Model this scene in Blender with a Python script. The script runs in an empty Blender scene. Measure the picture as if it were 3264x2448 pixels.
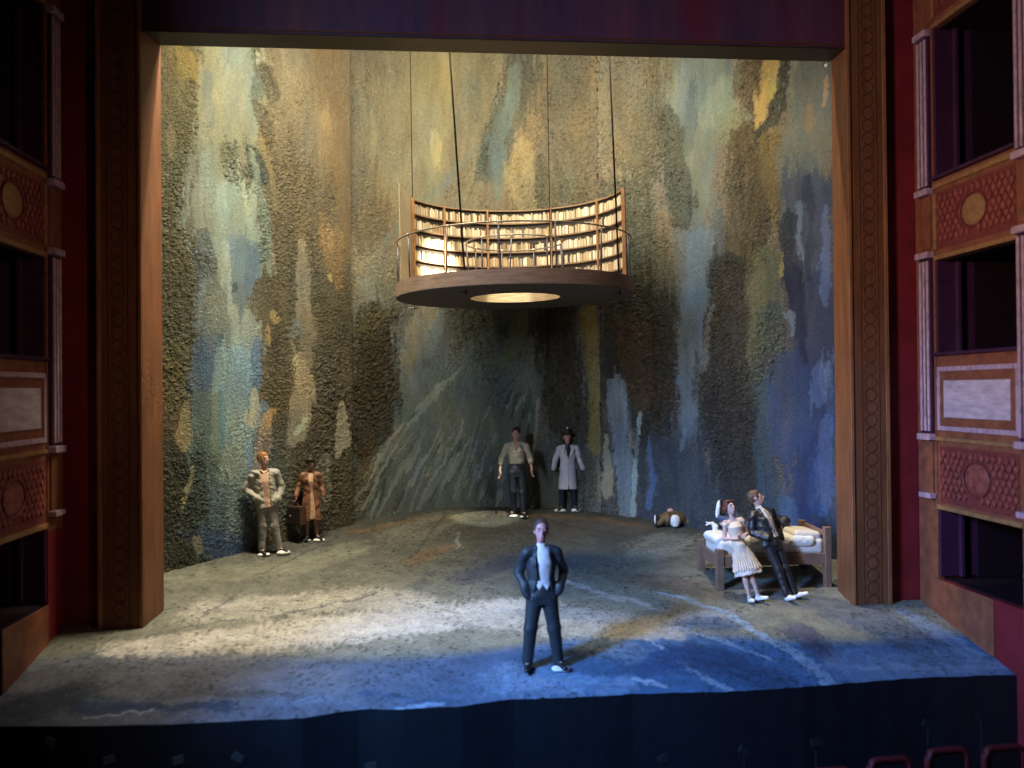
import bpy, bmesh, math, random
import numpy as np
from mathutils import Vector, Matrix, Quaternion
random.seed(7); rng=np.random.default_rng(11)
SC=bpy.context.scene; COL=SC.collection
# ------------------------------------------------------------------ camera
YAW,PITCH,ROLL=.0873,.0080,-.0092
CAM=Vector((-1.1238,-13.4385,3.4202))
f_=Vector((math.sin(YAW)*math.cos(PITCH),math.cos(YAW)*math.cos(PITCH),math.sin(PITCH)))
r0=Vector((math.cos(YAW),-math.sin(YAW),0)); u0=r0.cross(f_)
rt=r0*math.cos(ROLL)+u0*math.sin(ROLL); up=-r0*math.sin(ROLL)+u0*math.cos(ROLL)
cd=bpy.data.cameras.new('camera'); cam=bpy.data.objects.new('camera',cd); COL.objects.link(cam)
cam.matrix_world=Matrix(((rt.x,up.x,-f_.x,CAM.x),(rt.y,up.y,-f_.y,CAM.y),(rt.z,up.z,-f_.z,CAM.z),(0,0,0,1)))
cd.lens=31.12; cd.sensor_width=36; cd.clip_start=.1; cd.clip_end=200
cd.dof.use_dof=True; cd.dof.focus_distance=15.6; cd.dof.aperture_fstop=.31
SC.camera=cam
# ------------------------------------------------------------------ world, lights, exposure
W=bpy.data.worlds.new('World'); SC.world=W; W.use_nodes=True
W.node_tree.nodes['Background'].inputs[0].default_value=(.35,.25,.6,1)
W.node_tree.nodes['Background'].inputs[1].default_value=.004
SC.view_settings.view_transform='Standard'; SC.view_settings.look='None'; SC.view_settings.exposure=0; SC.view_settings.gamma=1
def aim(o,t): o.rotation_euler=(Vector(t)-o.location).to_track_quat('-Z','Y').to_euler()
def area(name,loc,to,size,power,col,sizey=None,spread=None):
    l=bpy.data.lights.new(name,'AREA'); l.energy=power; l.color=col; l.size=size
    if sizey: l.shape='RECTANGLE'; l.size_y=sizey
    if spread: l.spread=math.radians(spread)
    o=bpy.data.objects.new(name,l); COL.objects.link(o); o.location=loc; aim(o,to); return o
def spot(name,loc,to,deg,blend,power,col,rad=.1):
    l=bpy.data.lights.new(name,'SPOT'); l.energy=power; l.color=col; l.spot_size=math.radians(deg); l.spot_blend=blend; l.shadow_soft_size=rad
    o=bpy.data.objects.new(name,l); COL.objects.link(o); o.location=loc; aim(o,to); return o
area('lamp_strip_warm',(-.9,.84,10.35),(-.9,4.8,5.6),7.0,1120,(1,.90,.66),.10,165)
spot('lamp_warm_left',(-3.2,.88,10.3),(-4.4,2.0,4.4),120,.9,760,(1,.88,.60),.18)
area('lamp_band_left',(-2.4,.80,10.45),(-2.6,-.1,0),6.0,270,(1,.90,.72),.08,75)
spot('lamp_through_ring',(.75,.95,10.4),(.30,2.95,5.3),9.5,.5,5500,(.9,1,.8),.03)
spot('lamp_on_books',(1.6,.7,9.6),(-1.05,3.8,5.75),13,1.0,42000,(1,.90,.66),.05)
spot('lamp_cool_front',(-8.2,-7.6,6.6),(1.7,-1.9,-.1),52,.9,15500,(.11,.36,.90),.75)
area('right_side_fill',(-8.6,-9.0,5.0),(9.0,-.5,5.2),1.2,145,(1.0,.64,.52),1.2,60)  # added fill for the right boxes and pilaster, no screen stands there
area('room_fill',(-8.9,-9.6,7.8),(2.6,4,3.0),2.4,230,(.74,.82,1.0),3.0,90)
spot('lamp_on_bed',(3.6,.90,10.35),(4.7,1.0,.6),28,.8,2600,(1,.88,.68),.12)
area('dim_side_fill',(7.5,-10.5,6.5),(-6.2,0,4.5),1.2,17,(1.0,.62,.38),1.2,40)  # added fill that lifts the left pilaster, no lamp stands there
# ------------------------------------------------------------------ helpers
RAKE=.1937
def fz(y): return RAKE*y
def link(name,me,mat=None,parent=None):
    o=bpy.data.objects.new(name,me); COL.objects.link(o)
    if mat: me.materials.append(mat)
    if parent: o.parent=parent
    return o
def tag(o,label=None,cat=None,group=None,kind=None):
    if label: o['label']=label
    if cat: o['category']=cat
    if group: o['group']=group
    if kind: o['kind']=kind
    return o
def thing(name,label,cat,loc=(0,0,0),group=None,rot=None):
    o=bpy.data.objects.new(name,None); COL.objects.link(o); o.location=loc; o.empty_display_size=.1
    if rot is not None: o.rotation_mode='QUATERNION'; o.rotation_quaternion=rot
    return tag(o,label,cat,group)
class MB:
    def __init__(s): s.bm=bmesh.new()
    def box(s,lo,hi,m=None):
        c=[(a+b)/2 for a,b in zip(lo,hi)]; d=[abs(b-a) for a,b in zip(lo,hi)]
        r=bmesh.ops.create_cube(s.bm,size=1,matrix=Matrix.Translation(c)@Matrix.Diagonal((*d,1)))
        if m is not None: bmesh.ops.transform(s.bm,matrix=m,verts=r['verts'])
        return s
    def cyl(s,a,b,ra,rb=None,n=12):
        a=Vector(a); b=Vector(b); rb=ra if rb is None else rb; d=b-a
        q=d.to_track_quat('Z','Y').to_matrix().to_4x4()
        bmesh.ops.create_cone(s.bm,cap_ends=True,segments=n,radius1=ra,radius2=rb,depth=d.length,matrix=Matrix.Translation((a+b)/2)@q)
        return s
    def ball(s,c,r,sc=(1,1,1),n=12):
        bmesh.ops.create_uvsphere(s.bm,u_segments=n*2,v_segments=n,radius=r,matrix=Matrix.Translation(c)@Matrix.Diagonal((*sc,1))); return s
    def tube(s,pts,r,n=8,closed=False):
        pts=[Vector(p) for p in pts]; N=len(pts); rings=[]
        for i,p in enumerate(pts):
            a=pts[(i-1)%N] if closed or i>0 else p; b=pts[(i+1)%N] if closed or i<N-1 else p
            t=(b-a).normalized(); q=t.to_track_quat('Z','Y')
            up_=Vector((0,0,1)) if abs(t.z)<.95 else Vector((1,0,0))
            x=t.cross(up_).normalized(); y=t.cross(x)
            rr=r[i] if isinstance(r,(list,tuple)) else r
            rings.append([s.bm.verts.new(p+x*rr*math.cos(k*2*math.pi/n)+y*rr*math.sin(k*2*math.pi/n)) for k in range(n)])
        M=N if closed else N-1
        for i in range(M):
            A=rings[i];B=rings[(i+1)%N]
            for k in range(n): s.bm.faces.new((A[k],A[(k+1)%n],B[(k+1)%n],B[k]))
        if not closed: s.bm.faces.new(rings[0][::-1]); s.bm.faces.new(rings[-1])
        return s
    def prism(s,poly,axis,a,b):
        def P(u,v,w): return {'x':(w,u,v),'y':(u,w,v),'z':(u,v,w)}[axis]
        A=[s.bm.verts.new(P(u,v,a)) for u,v in poly]; B=[s.bm.verts.new(P(u,v,b)) for u,v in poly]
        s.bm.faces.new(A); s.bm.faces.new(B[::-1]); n=len(poly)
        for i in range(n): s.bm.faces.new((A[i],B[i],B[(i+1)%n],A[(i+1)%n]))
        return s
    def build(s,name,mat,parent=None,bevel=0,smooth=False,seg=2):
        bmesh.ops.recalc_face_normals(s.bm,faces=s.bm.faces)
        me=bpy.data.meshes.new(name); s.bm.to_mesh(me); s.bm.free()
        if smooth: me.shade_smooth()
        o=link(name,me,mat,parent)
        if bevel:
            m=o.modifiers.new('bevel','BEVEL'); m.width=bevel; m.segments=seg; m.limit_method='ANGLE'
        return o
# value noise
TB=[rng.random((256,256)).astype(np.float32) for _ in range(6)]
def vn(x,y,k=0):
    an=.55+.83*(k%6); ca,sa=math.cos(an),math.sin(an); x,y=x*ca-y*sa+37.7,x*sa+y*ca+91.3
    xi=np.floor(x).astype(np.int64); yi=np.floor(y).astype(np.int64); u=x-xi; v=y-yi
    u=u*u*(3-2*u); v=v*v*(3-2*v); T=TB[k%6]; a=xi&255; b=yi&255; a1=(xi+1)&255; b1=(yi+1)&255
    return (T[a,b]*(1-u)+T[a1,b]*u)*(1-v)+(T[a,b1]*(1-u)+T[a1,b1]*u)*v
def fbm(x,y,k=0,o=4):
    s=0;w=1;t=0
    for i in range(o): s=s+w*vn(x*2**i+17*i,y*2**i+31*i,k+i); t+=w; w*=.5
    return s/t
# materials
def mat(name,col,rough=.6,spec=.5,metal=0,noise=0,nscale=8,bump=0,bscale=40,stretch=(1,1,1),col2=None,attr=None,coat=0,sss=0):
    m=bpy.data.materials.new(name); m.use_nodes=True; nt=m.node_tree; N=nt.nodes; L=nt.links; b=N['Principled BSDF']
    b.inputs['Roughness'].default_value=rough; b.inputs['Specular IOR Level'].default_value=spec; b.inputs['Metallic'].default_value=metal
    b.inputs['Base Color'].default_value=(*col,1)
    if coat: b.inputs['Coat Weight'].default_value=coat
    if sss: b.inputs['Subsurface Weight'].default_value=sss; b.inputs['Subsurface Radius'].default_value=(.03,.012,.008); b.inputs['Subsurface Scale'].default_value=.5
    tc=N.new('ShaderNodeTexCoord'); mp=N.new('ShaderNodeMapping'); mp.inputs['Scale'].default_value=stretch; L.new(tc.outputs['Object'],mp.inputs['Vector'])
    src=None
    if attr:
        a=N.new('ShaderNodeAttribute'); a.attribute_name=attr; src=a.outputs['Color']
    if noise:
        n=N.new('ShaderNodeTexNoise'); n.inputs['Scale'].default_value=nscale; n.inputs['Detail'].default_value=8; n.inputs['Roughness'].default_value=.65
        L.new(mp.outputs[0],n.inputs['Vector'])
        cr=N.new('ShaderNodeValToRGB'); cr.color_ramp.elements[0].position=.32; cr.color_ramp.elements[1].position=.68
        c2=col2 if col2 else tuple(c*(1-noise) for c in col)
        if src is None:
            cr.color_ramp.elements[0].color=(*c2,1); cr.color_ramp.elements[1].color=(*[min(1,c*(1+noise*.5)) for c in col],1)
            L.new(n.outputs['Fac'],cr.inputs[0]); src=cr.outputs[0]
        else:
            cr.color_ramp.elements[0].color=(1-noise,)*3+(1,); cr.color_ramp.elements[1].color=(1,1,1,1)
            L.new(n.outputs['Fac'],cr.inputs[0])
            mx=N.new('ShaderNodeMix'); mx.data_type='RGBA'; mx.blend_type='MULTIPLY'; mx.inputs[0].default_value=1
            L.new(src,mx.inputs[6]); L.new(cr.outputs[0],mx.inputs[7]); src=mx.outputs[2]
    if src is not None: L.new(src,b.inputs['Base Color'])
    if bump:
        n2=N.new('ShaderNodeTexNoise'); n2.inputs['Scale'].default_value=bscale; n2.inputs['Detail'].default_value=6; n2.inputs['Roughness'].default_value=.7
        L.new(mp.outputs[0],n2.inputs['Vector']); bp=N.new('ShaderNodeBump'); bp.inputs['Strength'].default_value=min(1,bump); bp.inputs['Distance'].default_value=.02*max(1,bump)
        L.new(n2.outputs['Fac'],bp.inputs['Height']); L.new(bp.outputs[0],b.inputs['Normal'])
    return m
# ---- painting: brush strokes laid on a surface, each a tapering polyline with an albedo
def paint(X,Y,strokes,base,sy=.35,seed=0,warp=.05):
    """X,Y: flat arrays of surface coordinates in metres; sy: stretch of the brush grain along Y"""
    wx=X+warp*1.6*(fbm(X*1.6,Y*1.6*sy,seed)-.5)+warp*1.5*(fbm(X*7,Y*7*sy,seed+1,3)-.5)+warp*.6*(vn(X*34,Y*20,seed+2)-.5)
    wy=Y+warp*3*(fbm(X*2.2,Y*2.2*sy,seed+3)-.5)+warp*1.2*(fbm(X*11,Y*9,seed+4,2)-.5)
    R_=random.Random(seed+5); ex=[]
    for st in strokes:
        ex.append(st); pts,col,soft,al,grit=st; W_=sum(p[2] for p in pts)/len(pts)
        if W_<.07: continue
        for k in range(int(7+W_*22)):
            i=R_.randrange(len(pts)-1); t=R_.random(); a,b=pts[i],pts[i+1]; w=a[2]+(b[2]-a[2])*t
            cx=a[0]+(b[0]-a[0])*t+R_.uniform(-1.15,1.15)*w; cy=a[1]+(b[1]-a[1])*t; L_=R_.uniform(.5,2.6)*max(w,.18); sw=R_.uniform(.03,.15)*w+.010
            j=R_.uniform(.72,1.22); jc=tuple(min(.65,c*j*R_.uniform(.92,1.08)) for c in col)
            dx_=(b[0]-a[0])/(math.hypot(b[0]-a[0],b[1]-a[1])+1e-6)*L_; dy_=(b[1]-a[1])/(math.hypot(b[0]-a[0],b[1]-a[1])+1e-6)*L_
            ex.append((((cx-dx_,cy-dy_,sw*.4),(cx,cy,sw),(cx+dx_,cy+dy_,sw*.3)),jc,.6,R_.uniform(.25,.6),grit))
    strokes=ex
    C=np.empty((X.size,3),np.float32); C[:]=base(X,Y) if callable(base) else base
    G=np.full(X.size,.7,np.float32)
    streak=fbm(X*20,Y*20*sy*.30,seed+2,4)
    fine=vn(X*55,Y*38,seed+4)*.6+vn(X*27,Y*16,seed+5)*.4
    for pts,col,soft,al,grit in strokes:
        mw=max(p[2] for p in pts)*2+.2
        x0=min(p[0] for p in pts)-mw; x1=max(p[0] for p in pts)+mw; y0=min(p[1] for p in pts)-mw; y1=max(p[1] for p in pts)+mw
        ix=np.nonzero((wx>x0)&(wx<x1)&(wy>y0)&(wy<y1))[0]
        if ix.size==0: continue
        px=wx[ix]; py=wy[ix]; best=np.full(ix.size,-9.,np.float32); wb=np.zeros(ix.size,np.float32)
        for (ax,ay,aw),(bx,by,bw) in zip(pts[:-1],pts[1:]):
            dx=bx-ax;dy=by-ay; t=np.clip(((px-ax)*dx+(py-ay)*dy)/(dx*dx+dy*dy+1e-9),0,1)
            w=aw+(bw-aw)*t; d=np.hypot(px-ax-dx*t,py-ay-dy*t); v=(w-d)/(w+1e-6)
            u=v>best; best=np.where(u,v,best); wb=np.where(u,w,wb)
        best=best+1.0*(streak[ix]-.5)+.5*(fine[ix]-.5)
        e=np.clip((best+soft*.5)/max(soft,.08),0,1); e=e*e*(3-2*e)*al*np.clip(1.25-.6*(streak[ix]),.5,1)
        C[ix]=C[ix]*(1-e[:,None])+np.array(col,np.float32)*e[:,None]; G[ix]=G[ix]*(1-e)+grit*e
    return C,G
def grid_mesh(name,co,nu,nv,C=None,G=None):
    idx=np.arange(nu*nv).reshape(nu,nv)
    q=np.stack([idx[:-1,:-1],idx[1:,:-1],idx[1:,1:],idx[:-1,1:]],-1).reshape(-1,4)
    me=bpy.data.meshes.new(name); me.vertices.add(nu*nv); me.vertices.foreach_set('co',co.astype(np.float32).ravel())
    me.loops.add(q.size); me.loops.foreach_set('vertex_index',q.astype(np.int32).ravel())
    me.polygons.add(len(q)); me.polygons.foreach_set('loop_start',np.arange(0,q.size,4,dtype=np.int32)); me.polygons.foreach_set('loop_total',np.full(len(q),4,np.int32))
    me.update(calc_edges=True)
    if C is not None:
        a=me.color_attributes.new('paint','FLOAT_COLOR','POINT'); a.data.foreach_set('color',np.concatenate([np.clip(C,0,1),np.ones((len(C),1))],1).astype(np.float32).ravel())
    me.shade_smooth(); return me
# ---- implicit bodies: tapered capsules, ellipsoids and lofts blended, then meshed with surface nets
def sminv(a,b,k):
    if k<=0: return np.minimum(a,b)
    h=np.clip(.5+.5*(b-a)/k,0,1); return b*(1-h)+a*h-k*h*(1-h)
def n3(x,y,z,s,k=0): return vn(x*s+5.3*z*s*.3,z*s+7.1,k)+vn(y*s+3.1,z*s*1.1-2.2*x*s*.3,k+1)-1
def sdf_mesh(name,prims,h,mat_,parent,post=None,pad=.05):
    P=[]
    for p in prims:
        if p[0]=='c':
            a=np.array(p[1]);b=np.array(p[2]); r=max(p[3],p[4]); P.append((np.minimum(a,b)-r,np.maximum(a,b)+r))
        elif p[0] in('e','-e'):
            r=max(p[2]); c=np.array(p[1]); P.append((c-r,c+r))
        elif p[0]=='l':
            S=p[1]; P.append((np.array([min(s[1]-s[3] for s in S),min(s[2]-s[4] for s in S),min(s[0] for s in S)]),np.array([max(s[1]+s[3] for s in S),max(s[2]+s[4] for s in S),max(s[0] for s in S)])))
    lo=np.min([q[0] for q,p in zip(P,prims) if p[0]!='-e'],0)-pad; hi=np.max([q[1] for q,p in zip(P,prims) if p[0]!='-e'],0)+pad
    n=np.ceil((hi-lo)/h).astype(int)+1
    f=np.full(n,.5,np.float32); ax=[lo[i]+h*np.arange(n[i]) for i in range(3)]
    for p,(l,u) in zip(prims,P):
        m=.09; i0=np.maximum(((l-m-lo)/h).astype(int),0); i1=np.minimum(((u+m-lo)/h).astype(int)+2,n)
        if (i1<=i0).any(): continue
        X,Y,Z=np.meshgrid(ax[0][i0[0]:i1[0]],ax[1][i0[1]:i1[1]],ax[2][i0[2]:i1[2]],indexing='ij')
        if p[0]=='c':
            a=np.array(p[1]);b=np.array(p[2]);d=b-a; t=np.clip(((X-a[0])*d[0]+(Y-a[1])*d[1]+(Z-a[2])*d[2])/(d@d+1e-12),0,1)
            v=np.sqrt((X-a[0]-d[0]*t)**2+(Y-a[1]-d[1]*t)**2+(Z-a[2]-d[2]*t)**2)-(p[3]+(p[4]-p[3])*t); k=p[5] if len(p)>5 else .02
        elif p[0]=='l':
            S=sorted(p[1]); zz=[s[0] for s in S]
            cx,cy,rx,ry=[np.interp(Z,zz,[s[i] for s in S]) for i in (1,2,3,4)]
            v=(np.sqrt(((X-cx)/rx)**2+((Y-cy)/ry)**2)-1)*np.minimum(rx,ry)
            e=np.maximum(zz[0]-Z,Z-zz[-1]); v=np.where((v>0)&(e>0),np.hypot(v,e),np.maximum(v,e)); k=p[2] if len(p)>2 else .02
        else:
            c=np.array(p[1]); r=p[2]; x=X-c[0];y=Y-c[1];z=Z-c[2]
            if len(p)>4:
                R=p[4]; x,y,z=[R[0][i]*x+R[1][i]*y+R[2][i]*z for i in range(3)]
            k0=np.sqrt((x/r[0])**2+(y/r[1])**2+(z/r[2])**2); k1=np.sqrt((x/r[0]**2)**2+(y/r[1]**2)**2+(z/r[2]**2)**2)+1e-6
            v=k0*(k0-1)/k1; k=p[3] if len(p)>3 else .02
        sl=f[i0[0]:i1[0],i0[1]:i1[1],i0[2]:i1[2]]
        if p[0]=='-e': sl[:]=-sminv(-sl,v,k)
        else: sl[:]=sminv(sl,v,k)
    if post:
        X,Y,Z=np.meshgrid(*ax,indexing='ij'); f=post(f,X,Y,Z)
    f[0]=f[-1]=.5; f[:,0]=f[:,-1]=.5; f[:,:,0]=f[:,:,-1]=.5
    s=f<0; nc=n-1; acc=np.zeros((*nc,3)); cnt=np.zeros(nc); faces=[]
    cid=lambda i,j,k:(i*nc[1]+j)*nc[2]+k
    for A in range(3):
        B,Cc=(A+1)%3,(A+2)%3
        s0=np.take(s,range(n[A]-1),A); s1=np.take(s,range(1,n[A]),A); I=np.argwhere(s0!=s1)
        J=I.copy(); J[:,A]+=1; f0=f[tuple(I.T)]; f1=f[tuple(J.T)]; t=f0/(f0-f1)
        pos=I*h+lo; pos[:,A]+=t*h; inside=s[tuple(I.T)]
        corners=[]
        for db,dc in ((-1,-1),(0,-1),(0,0),(-1,0)):
            K=I.copy(); K[:,B]+=db; K[:,Cc]+=dc; np.add.at(acc,tuple(K.T),pos); np.add.at(cnt,tuple(K.T),1); corners.append(cid(*K.T))
        q=np.stack(corners,1); q[~inside]=q[~inside][:,::-1]; faces.append(q)
    F=np.concatenate(faces); used=np.nonzero(cnt.ravel())[0]; mp=np.full(cnt.size,-1); mp[used]=np.arange(used.size)
    V=acc.reshape(-1,3)[used]/cnt.ravel()[used][:,None]; F=mp[F]
    me=bpy.data.meshes.new(name); me.vertices.add(len(V)); me.vertices.foreach_set('co',V.astype(np.float32).ravel())
    me.loops.add(F.size); me.loops.foreach_set('vertex_index',F.astype(np.int32).ravel())
    me.polygons.add(len(F)); me.polygons.foreach_set('loop_start',np.arange(0,F.size,4,dtype=np.int32)); me.polygons.foreach_set('loop_total',np.full(len(F),4,np.int32))
    me.update(calc_edges=True); me.validate(); me.shade_smooth()
    return link(name,me,mat_,parent)
ST_LEFT=[
(((-4.73,9.76,0.144),(-4.75,9.59,0.409),(-4.87,7.15,0.392),(-4.82,4.67,0.349),(-4.9,2.19,0.348),(-4.91,0.79,0.351),(-4.91,0.37,0.106)),(0.231,0.269,0.219),0.7,0.7200000000000001,0.3),
(((-5.07,5.61,0.091),(-5.09,5.14,0.26),(-5.17,3.02,0.31),(-5.14,0.99,0.314),(-5.14,0.38,0.095)),(0.123,0.175,0.209),0.7,0.63,0.4),
(((-3.59,6.43,0.051),(-3.59,5.96,0.146),(-3.61,3.85,0.181),(-3.73,2.1,0.144),(-3.77,1.58,0.043)),(0.223,0.206,0.14),0.7,0.54,0.5),
(((-5.45,9.53,0.16),(-5.46,9.49,0.455),(-5.5,7.83,0.397),(-5.51,7.34,0.118)),(0.067,0.059,0.027),0.6,0.7200000000000001,0.9),
(((-5.42,8.56,0.132),(-5.44,7.85,0.372),(-5.48,4.63,0.342),(-5.5,3.67,0.102)),(0.064,0.06,0.027),0.6,0.7200000000000001,1),
(((-5.52,4.31,0.113),(-5.52,4.15,0.324),(-5.52,3.43,0.324),(-5.52,3.22,0.097)),(0.11,0.103,0.05),0.6,0.7200000000000001,1),
(((-5.47,2.57,0.179),(-5.46,2.23,0.513),(-5.44,0.71,0.433),(-5.43,0.26,0.131)),(0.041,0.051,0.036),0.7,0.765,1),
(((-5.53,9.42,0.057),(-5.49,9.36,0.163),(-5.33,9.08,0.236),(-5.19,8.92,0.127),(-5.14,8.88,0.038)),(0.143,0.117,0.038),0.5,0.765,0.7),
(((-5.61,9.37,0.032),(-5.62,9.16,0.09),(-5.66,8.19,0.088),(-5.67,7.9,0.026)),(0.081,0.067,0.03),0.6,0.63,0.9),
(((-5.57,7.41,0.018),(-5.58,7.49,0.053),(-5.65,7.88,0.07),(-5.66,7.99,0.021)),(0.119,0.095,0.049),0.4,0.7200000000000001,0.4),
(((-3.87,10.03,0.202),(-3.84,9.95,0.575),(-3.69,9.12,0.664),(-3.62,7.99,0.56),(-3.6,7.65,0.167)),(0.121,0.098,0.057),0.6,0.765,0.6),
(((-3.06,10.28,0.155),(-3.04,10.1,0.443),(-2.97,8.39,0.402),(-2.94,6.4,0.328),(-2.93,5.8,0.098)),(0.095,0.061,0.027),0.6,0.765,0.3),
(((-3.28,8.88,0.074),(-3.29,8.68,0.21),(-3.34,7.78,0.188),(-3.3,7.25,0.131),(-3.29,7.09,0.039)),(0.136,0.109,0.065),0.7,0.675,0.2),
(((-3.72,7.53,0.243),(-3.7,7.18,0.691),(-3.63,5.61,0.727),(-3.61,5.13,0.218)),(0.093,0.073,0.039),0.7,0.63,1),
(((-3.37,6.3,0.274),(-3.4,5.45,0.778),(-3.5,1.64,0.729),(-3.53,0.51,0.22)),(0.094,0.081,0.048),0.7,0.81,1),
(((-4.1,2.37,0.093),(-4.04,2.13,0.268),(-3.74,0.97,0.545),(-3.65,0.62,0.164)),(0.102,0.106,0.072),0.7,0.54,1),
(((-4.7,9.77,0.163),(-4.72,9.72,0.466),(-4.79,8.83,0.531),(-4.83,7.98,0.469),(-4.95,7.13,0.426),(-4.94,6.56,0.485),(-4.94,6.38,0.145)),(0.134,0.141,0.102),0.35,0.855,0.15),
(((-5.06,9.03,0.032),(-5.07,8.96,0.091),(-5.1,8.62,0.1),(-5.06,8.25,0.072),(-5.05,8.13,0.022)),(0.093,0.109,0.103),0.35,0.765,0.1),
(((-4.5,9.83,0.039),(-4.49,9.75,0.113),(-4.44,8.49,0.092),(-4.43,8.12,0.027)),(0.099,0.125,0.108),0.5,0.7200000000000001,0.2),
(((-4.64,9.52,0.072),(-4.65,9.49,0.205),(-4.69,9.36,0.167),(-4.7,9.32,0.05)),(0.11,0.136,0.12),0.6,0.45,0.1),
(((-4.41,9.8,0.026),(-4.4,9.69,0.075),(-4.33,9.2,0.084),(-4.4,8.67,0.065),(-4.29,8.96,0.056),(-4.26,9.04,0.017)),(0.06,0.069,0.05),0.4,0.765,0.8),
(((-4.37,9.66,0.013),(-4.36,9.62,0.038),(-4.32,9.46,0.056),(-4.31,9.29,0.028),(-4.31,9.24,0.008)),(0.173,0.17,0.122),0.35,0.855,0.1),
(((-4.29,9.38,0.046),(-4.25,9.31,0.131),(-4.11,9.01,0.15),(-4.06,8.91,0.045)),(0.047,0.041,0.024),0.5,0.7200000000000001,1),
(((-4.32,8.72,0.045),(-4.29,8.61,0.129),(-4.19,8.13,0.147),(-4.15,7.98,0.044)),(0.049,0.045,0.027),0.5,0.7200000000000001,1),
(((-4.75,7.88,0.051),(-4.73,7.76,0.144),(-4.63,7.19,0.197),(-4.52,6.96,0.126),(-4.49,6.88,0.038)),(0.073,0.087,0.06),0.5,0.675,1),
(((-4.45,7.89,0.038),(-4.43,7.82,0.109),(-4.36,7.49,0.163),(-4.3,7.33,0.127),(-4.29,7.29,0.038)),(0.037,0.051,0.045),0.4,0.765,0.9),
(((-4.3,8.14,0.016),(-4.28,8.06,0.046),(-4.19,7.7,0.055),(-4.12,7.28,0.073),(-4.08,6.94,0.064),(-4.07,6.84,0.019)),(0.125,0.099,0.049),0.35,0.765,0.3),
(((-4.82,6.87,0.171),(-4.81,6.74,0.488),(-4.74,6.17,0.512),(-4.6,5.85,0.398),(-4.56,5.76,0.119)),(0.207,0.257,0.217),0.35,0.81,0.2),
(((-5.02,7.68,0.05),(-5.04,7.53,0.142),(-5.15,6.85,0.158),(-5.12,6.28,0.123),(-5.11,6.11,0.037)),(0.148,0.171,0.147),0.35,0.765,0.3),
(((-4.28,6.94,0.028),(-4.27,6.83,0.081),(-4.2,6.32,0.108),(-4.31,5.88,0.125),(-4.34,5.75,0.037)),(0.106,0.134,0.104),0.4,0.7200000000000001,0.9),
(((-5.15,6.34,0.024),(-5.15,6.24,0.07),(-5.16,5.79,0.157),(-5.12,5.14,0.191),(-5.11,4.94,0.057)),(0.064,0.078,0.088),0.35,0.765,0.7),
(((-5.05,5.45,0.067),(-5.05,5.31,0.191),(-5.09,4.65,0.225),(-5.1,4.46,0.067)),(0.137,0.17,0.17),0.5,0.7200000000000001,0.4),
(((-4.6,6.08,0.081),(-4.6,5.98,0.23),(-4.6,5.52,0.247),(-4.62,5.1,0.158),(-4.63,4.72,0.044),(-4.63,4.6,0.013)),(0.112,0.169,0.21),0.35,0.855,0.2),
(((-4.67,5.43,0.026),(-4.66,5.3,0.035)),(0.027,0.041,0.065),0.35,0.81,0.2),
(((-4.84,6.14,0.025),(-4.84,5.99,0.07),(-4.81,5.33,0.079),(-4.71,4.75,0.088),(-4.69,4.01,0.087),(-4.69,3.78,0.026)),(0.312,0.364,0.308),0.35,0.765,0.3),
(((-4.94,5.2,0.055),(-4.95,5.07,0.157),(-4.99,4.49,0.173),(-4.89,4.0,0.217),(-4.86,3.85,0.065)),(0.191,0.216,0.18),0.5,0.7200000000000001,0.5),
(((-4.46,4.85,0.056),(-4.46,4.68,0.159),(-4.47,3.93,0.193),(-4.47,3.7,0.058)),(0.27,0.323,0.284),0.4,0.765,0.6),
(((-5.08,4.29,0.097),(-5.09,4.16,0.276),(-5.16,3.59,0.293),(-5.17,3.18,0.258),(-5.17,3.06,0.078)),(0.094,0.154,0.226),0.4,0.765,0.5),
(((-5.19,4.1,0.054),(-5.19,4.0,0.155),(-5.22,3.51,0.12),(-5.22,3.36,0.036)),(0.058,0.109,0.198),0.4,0.63,0.4),
(((-4.75,4.15,0.104),(-4.75,4.0,0.296),(-4.75,3.34,0.348),(-4.79,2.76,0.296),(-4.8,2.59,0.089)),(0.223,0.356,0.414),0.4,0.765,0.5),
(((-4.38,4.46,0.025),(-4.38,4.35,0.071),(-4.35,3.84,0.088),(-4.43,3.42,0.07),(-4.46,3.29,0.021)),(0.088,0.161,0.273),0.4,0.765,0.5),
(((-5.17,3.36,0.102),(-5.17,3.18,0.293),(-5.14,2.37,0.276),(-5.07,1.71,0.243),(-5.05,1.51,0.073)),(0.108,0.163,0.161),0.4,0.765,0.4),
(((-5.08,3.61,0.018),(-5.06,3.43,0.052),(-5.0,2.61,0.069),(-4.98,2.36,0.021)),(0.211,0.288,0.218),0.4,0.54,0.2),
(((-4.91,3.42,0.015),(-4.91,3.26,0.043),(-4.9,2.52,0.052),(-4.89,2.3,0.016)),(0.081,0.226,0.317),0.4,0.54,0.2),
(((-4.64,2.98,0.073),(-4.65,2.84,0.21),(-4.69,2.17,0.228),(-4.76,1.68,0.21),(-4.79,1.53,0.063)),(0.274,0.371,0.358),0.4,0.765,0.6),
(((-4.41,3.56,0.015),(-4.41,3.49,0.044),(-4.42,3.17,0.106),(-4.46,2.96,0.123),(-4.47,2.89,0.037)),(0.453,0.439,0.303),0.35,0.855,0.2),
(((-4.29,3.38,0.015),(-4.28,3.33,0.044),(-4.24,3.12,0.106),(-4.33,2.91,0.071),(-4.36,2.85,0.021)),(0.153,0.231,0.314),0.35,0.7200000000000001,0.5),
(((-4.17,3.1,0.037),(-4.2,2.99,0.106),(-4.29,2.48,0.142),(-4.39,2.07,0.088),(-4.42,1.94,0.026)),(0.392,0.291,0.181),0.35,0.81,0.5),
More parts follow.
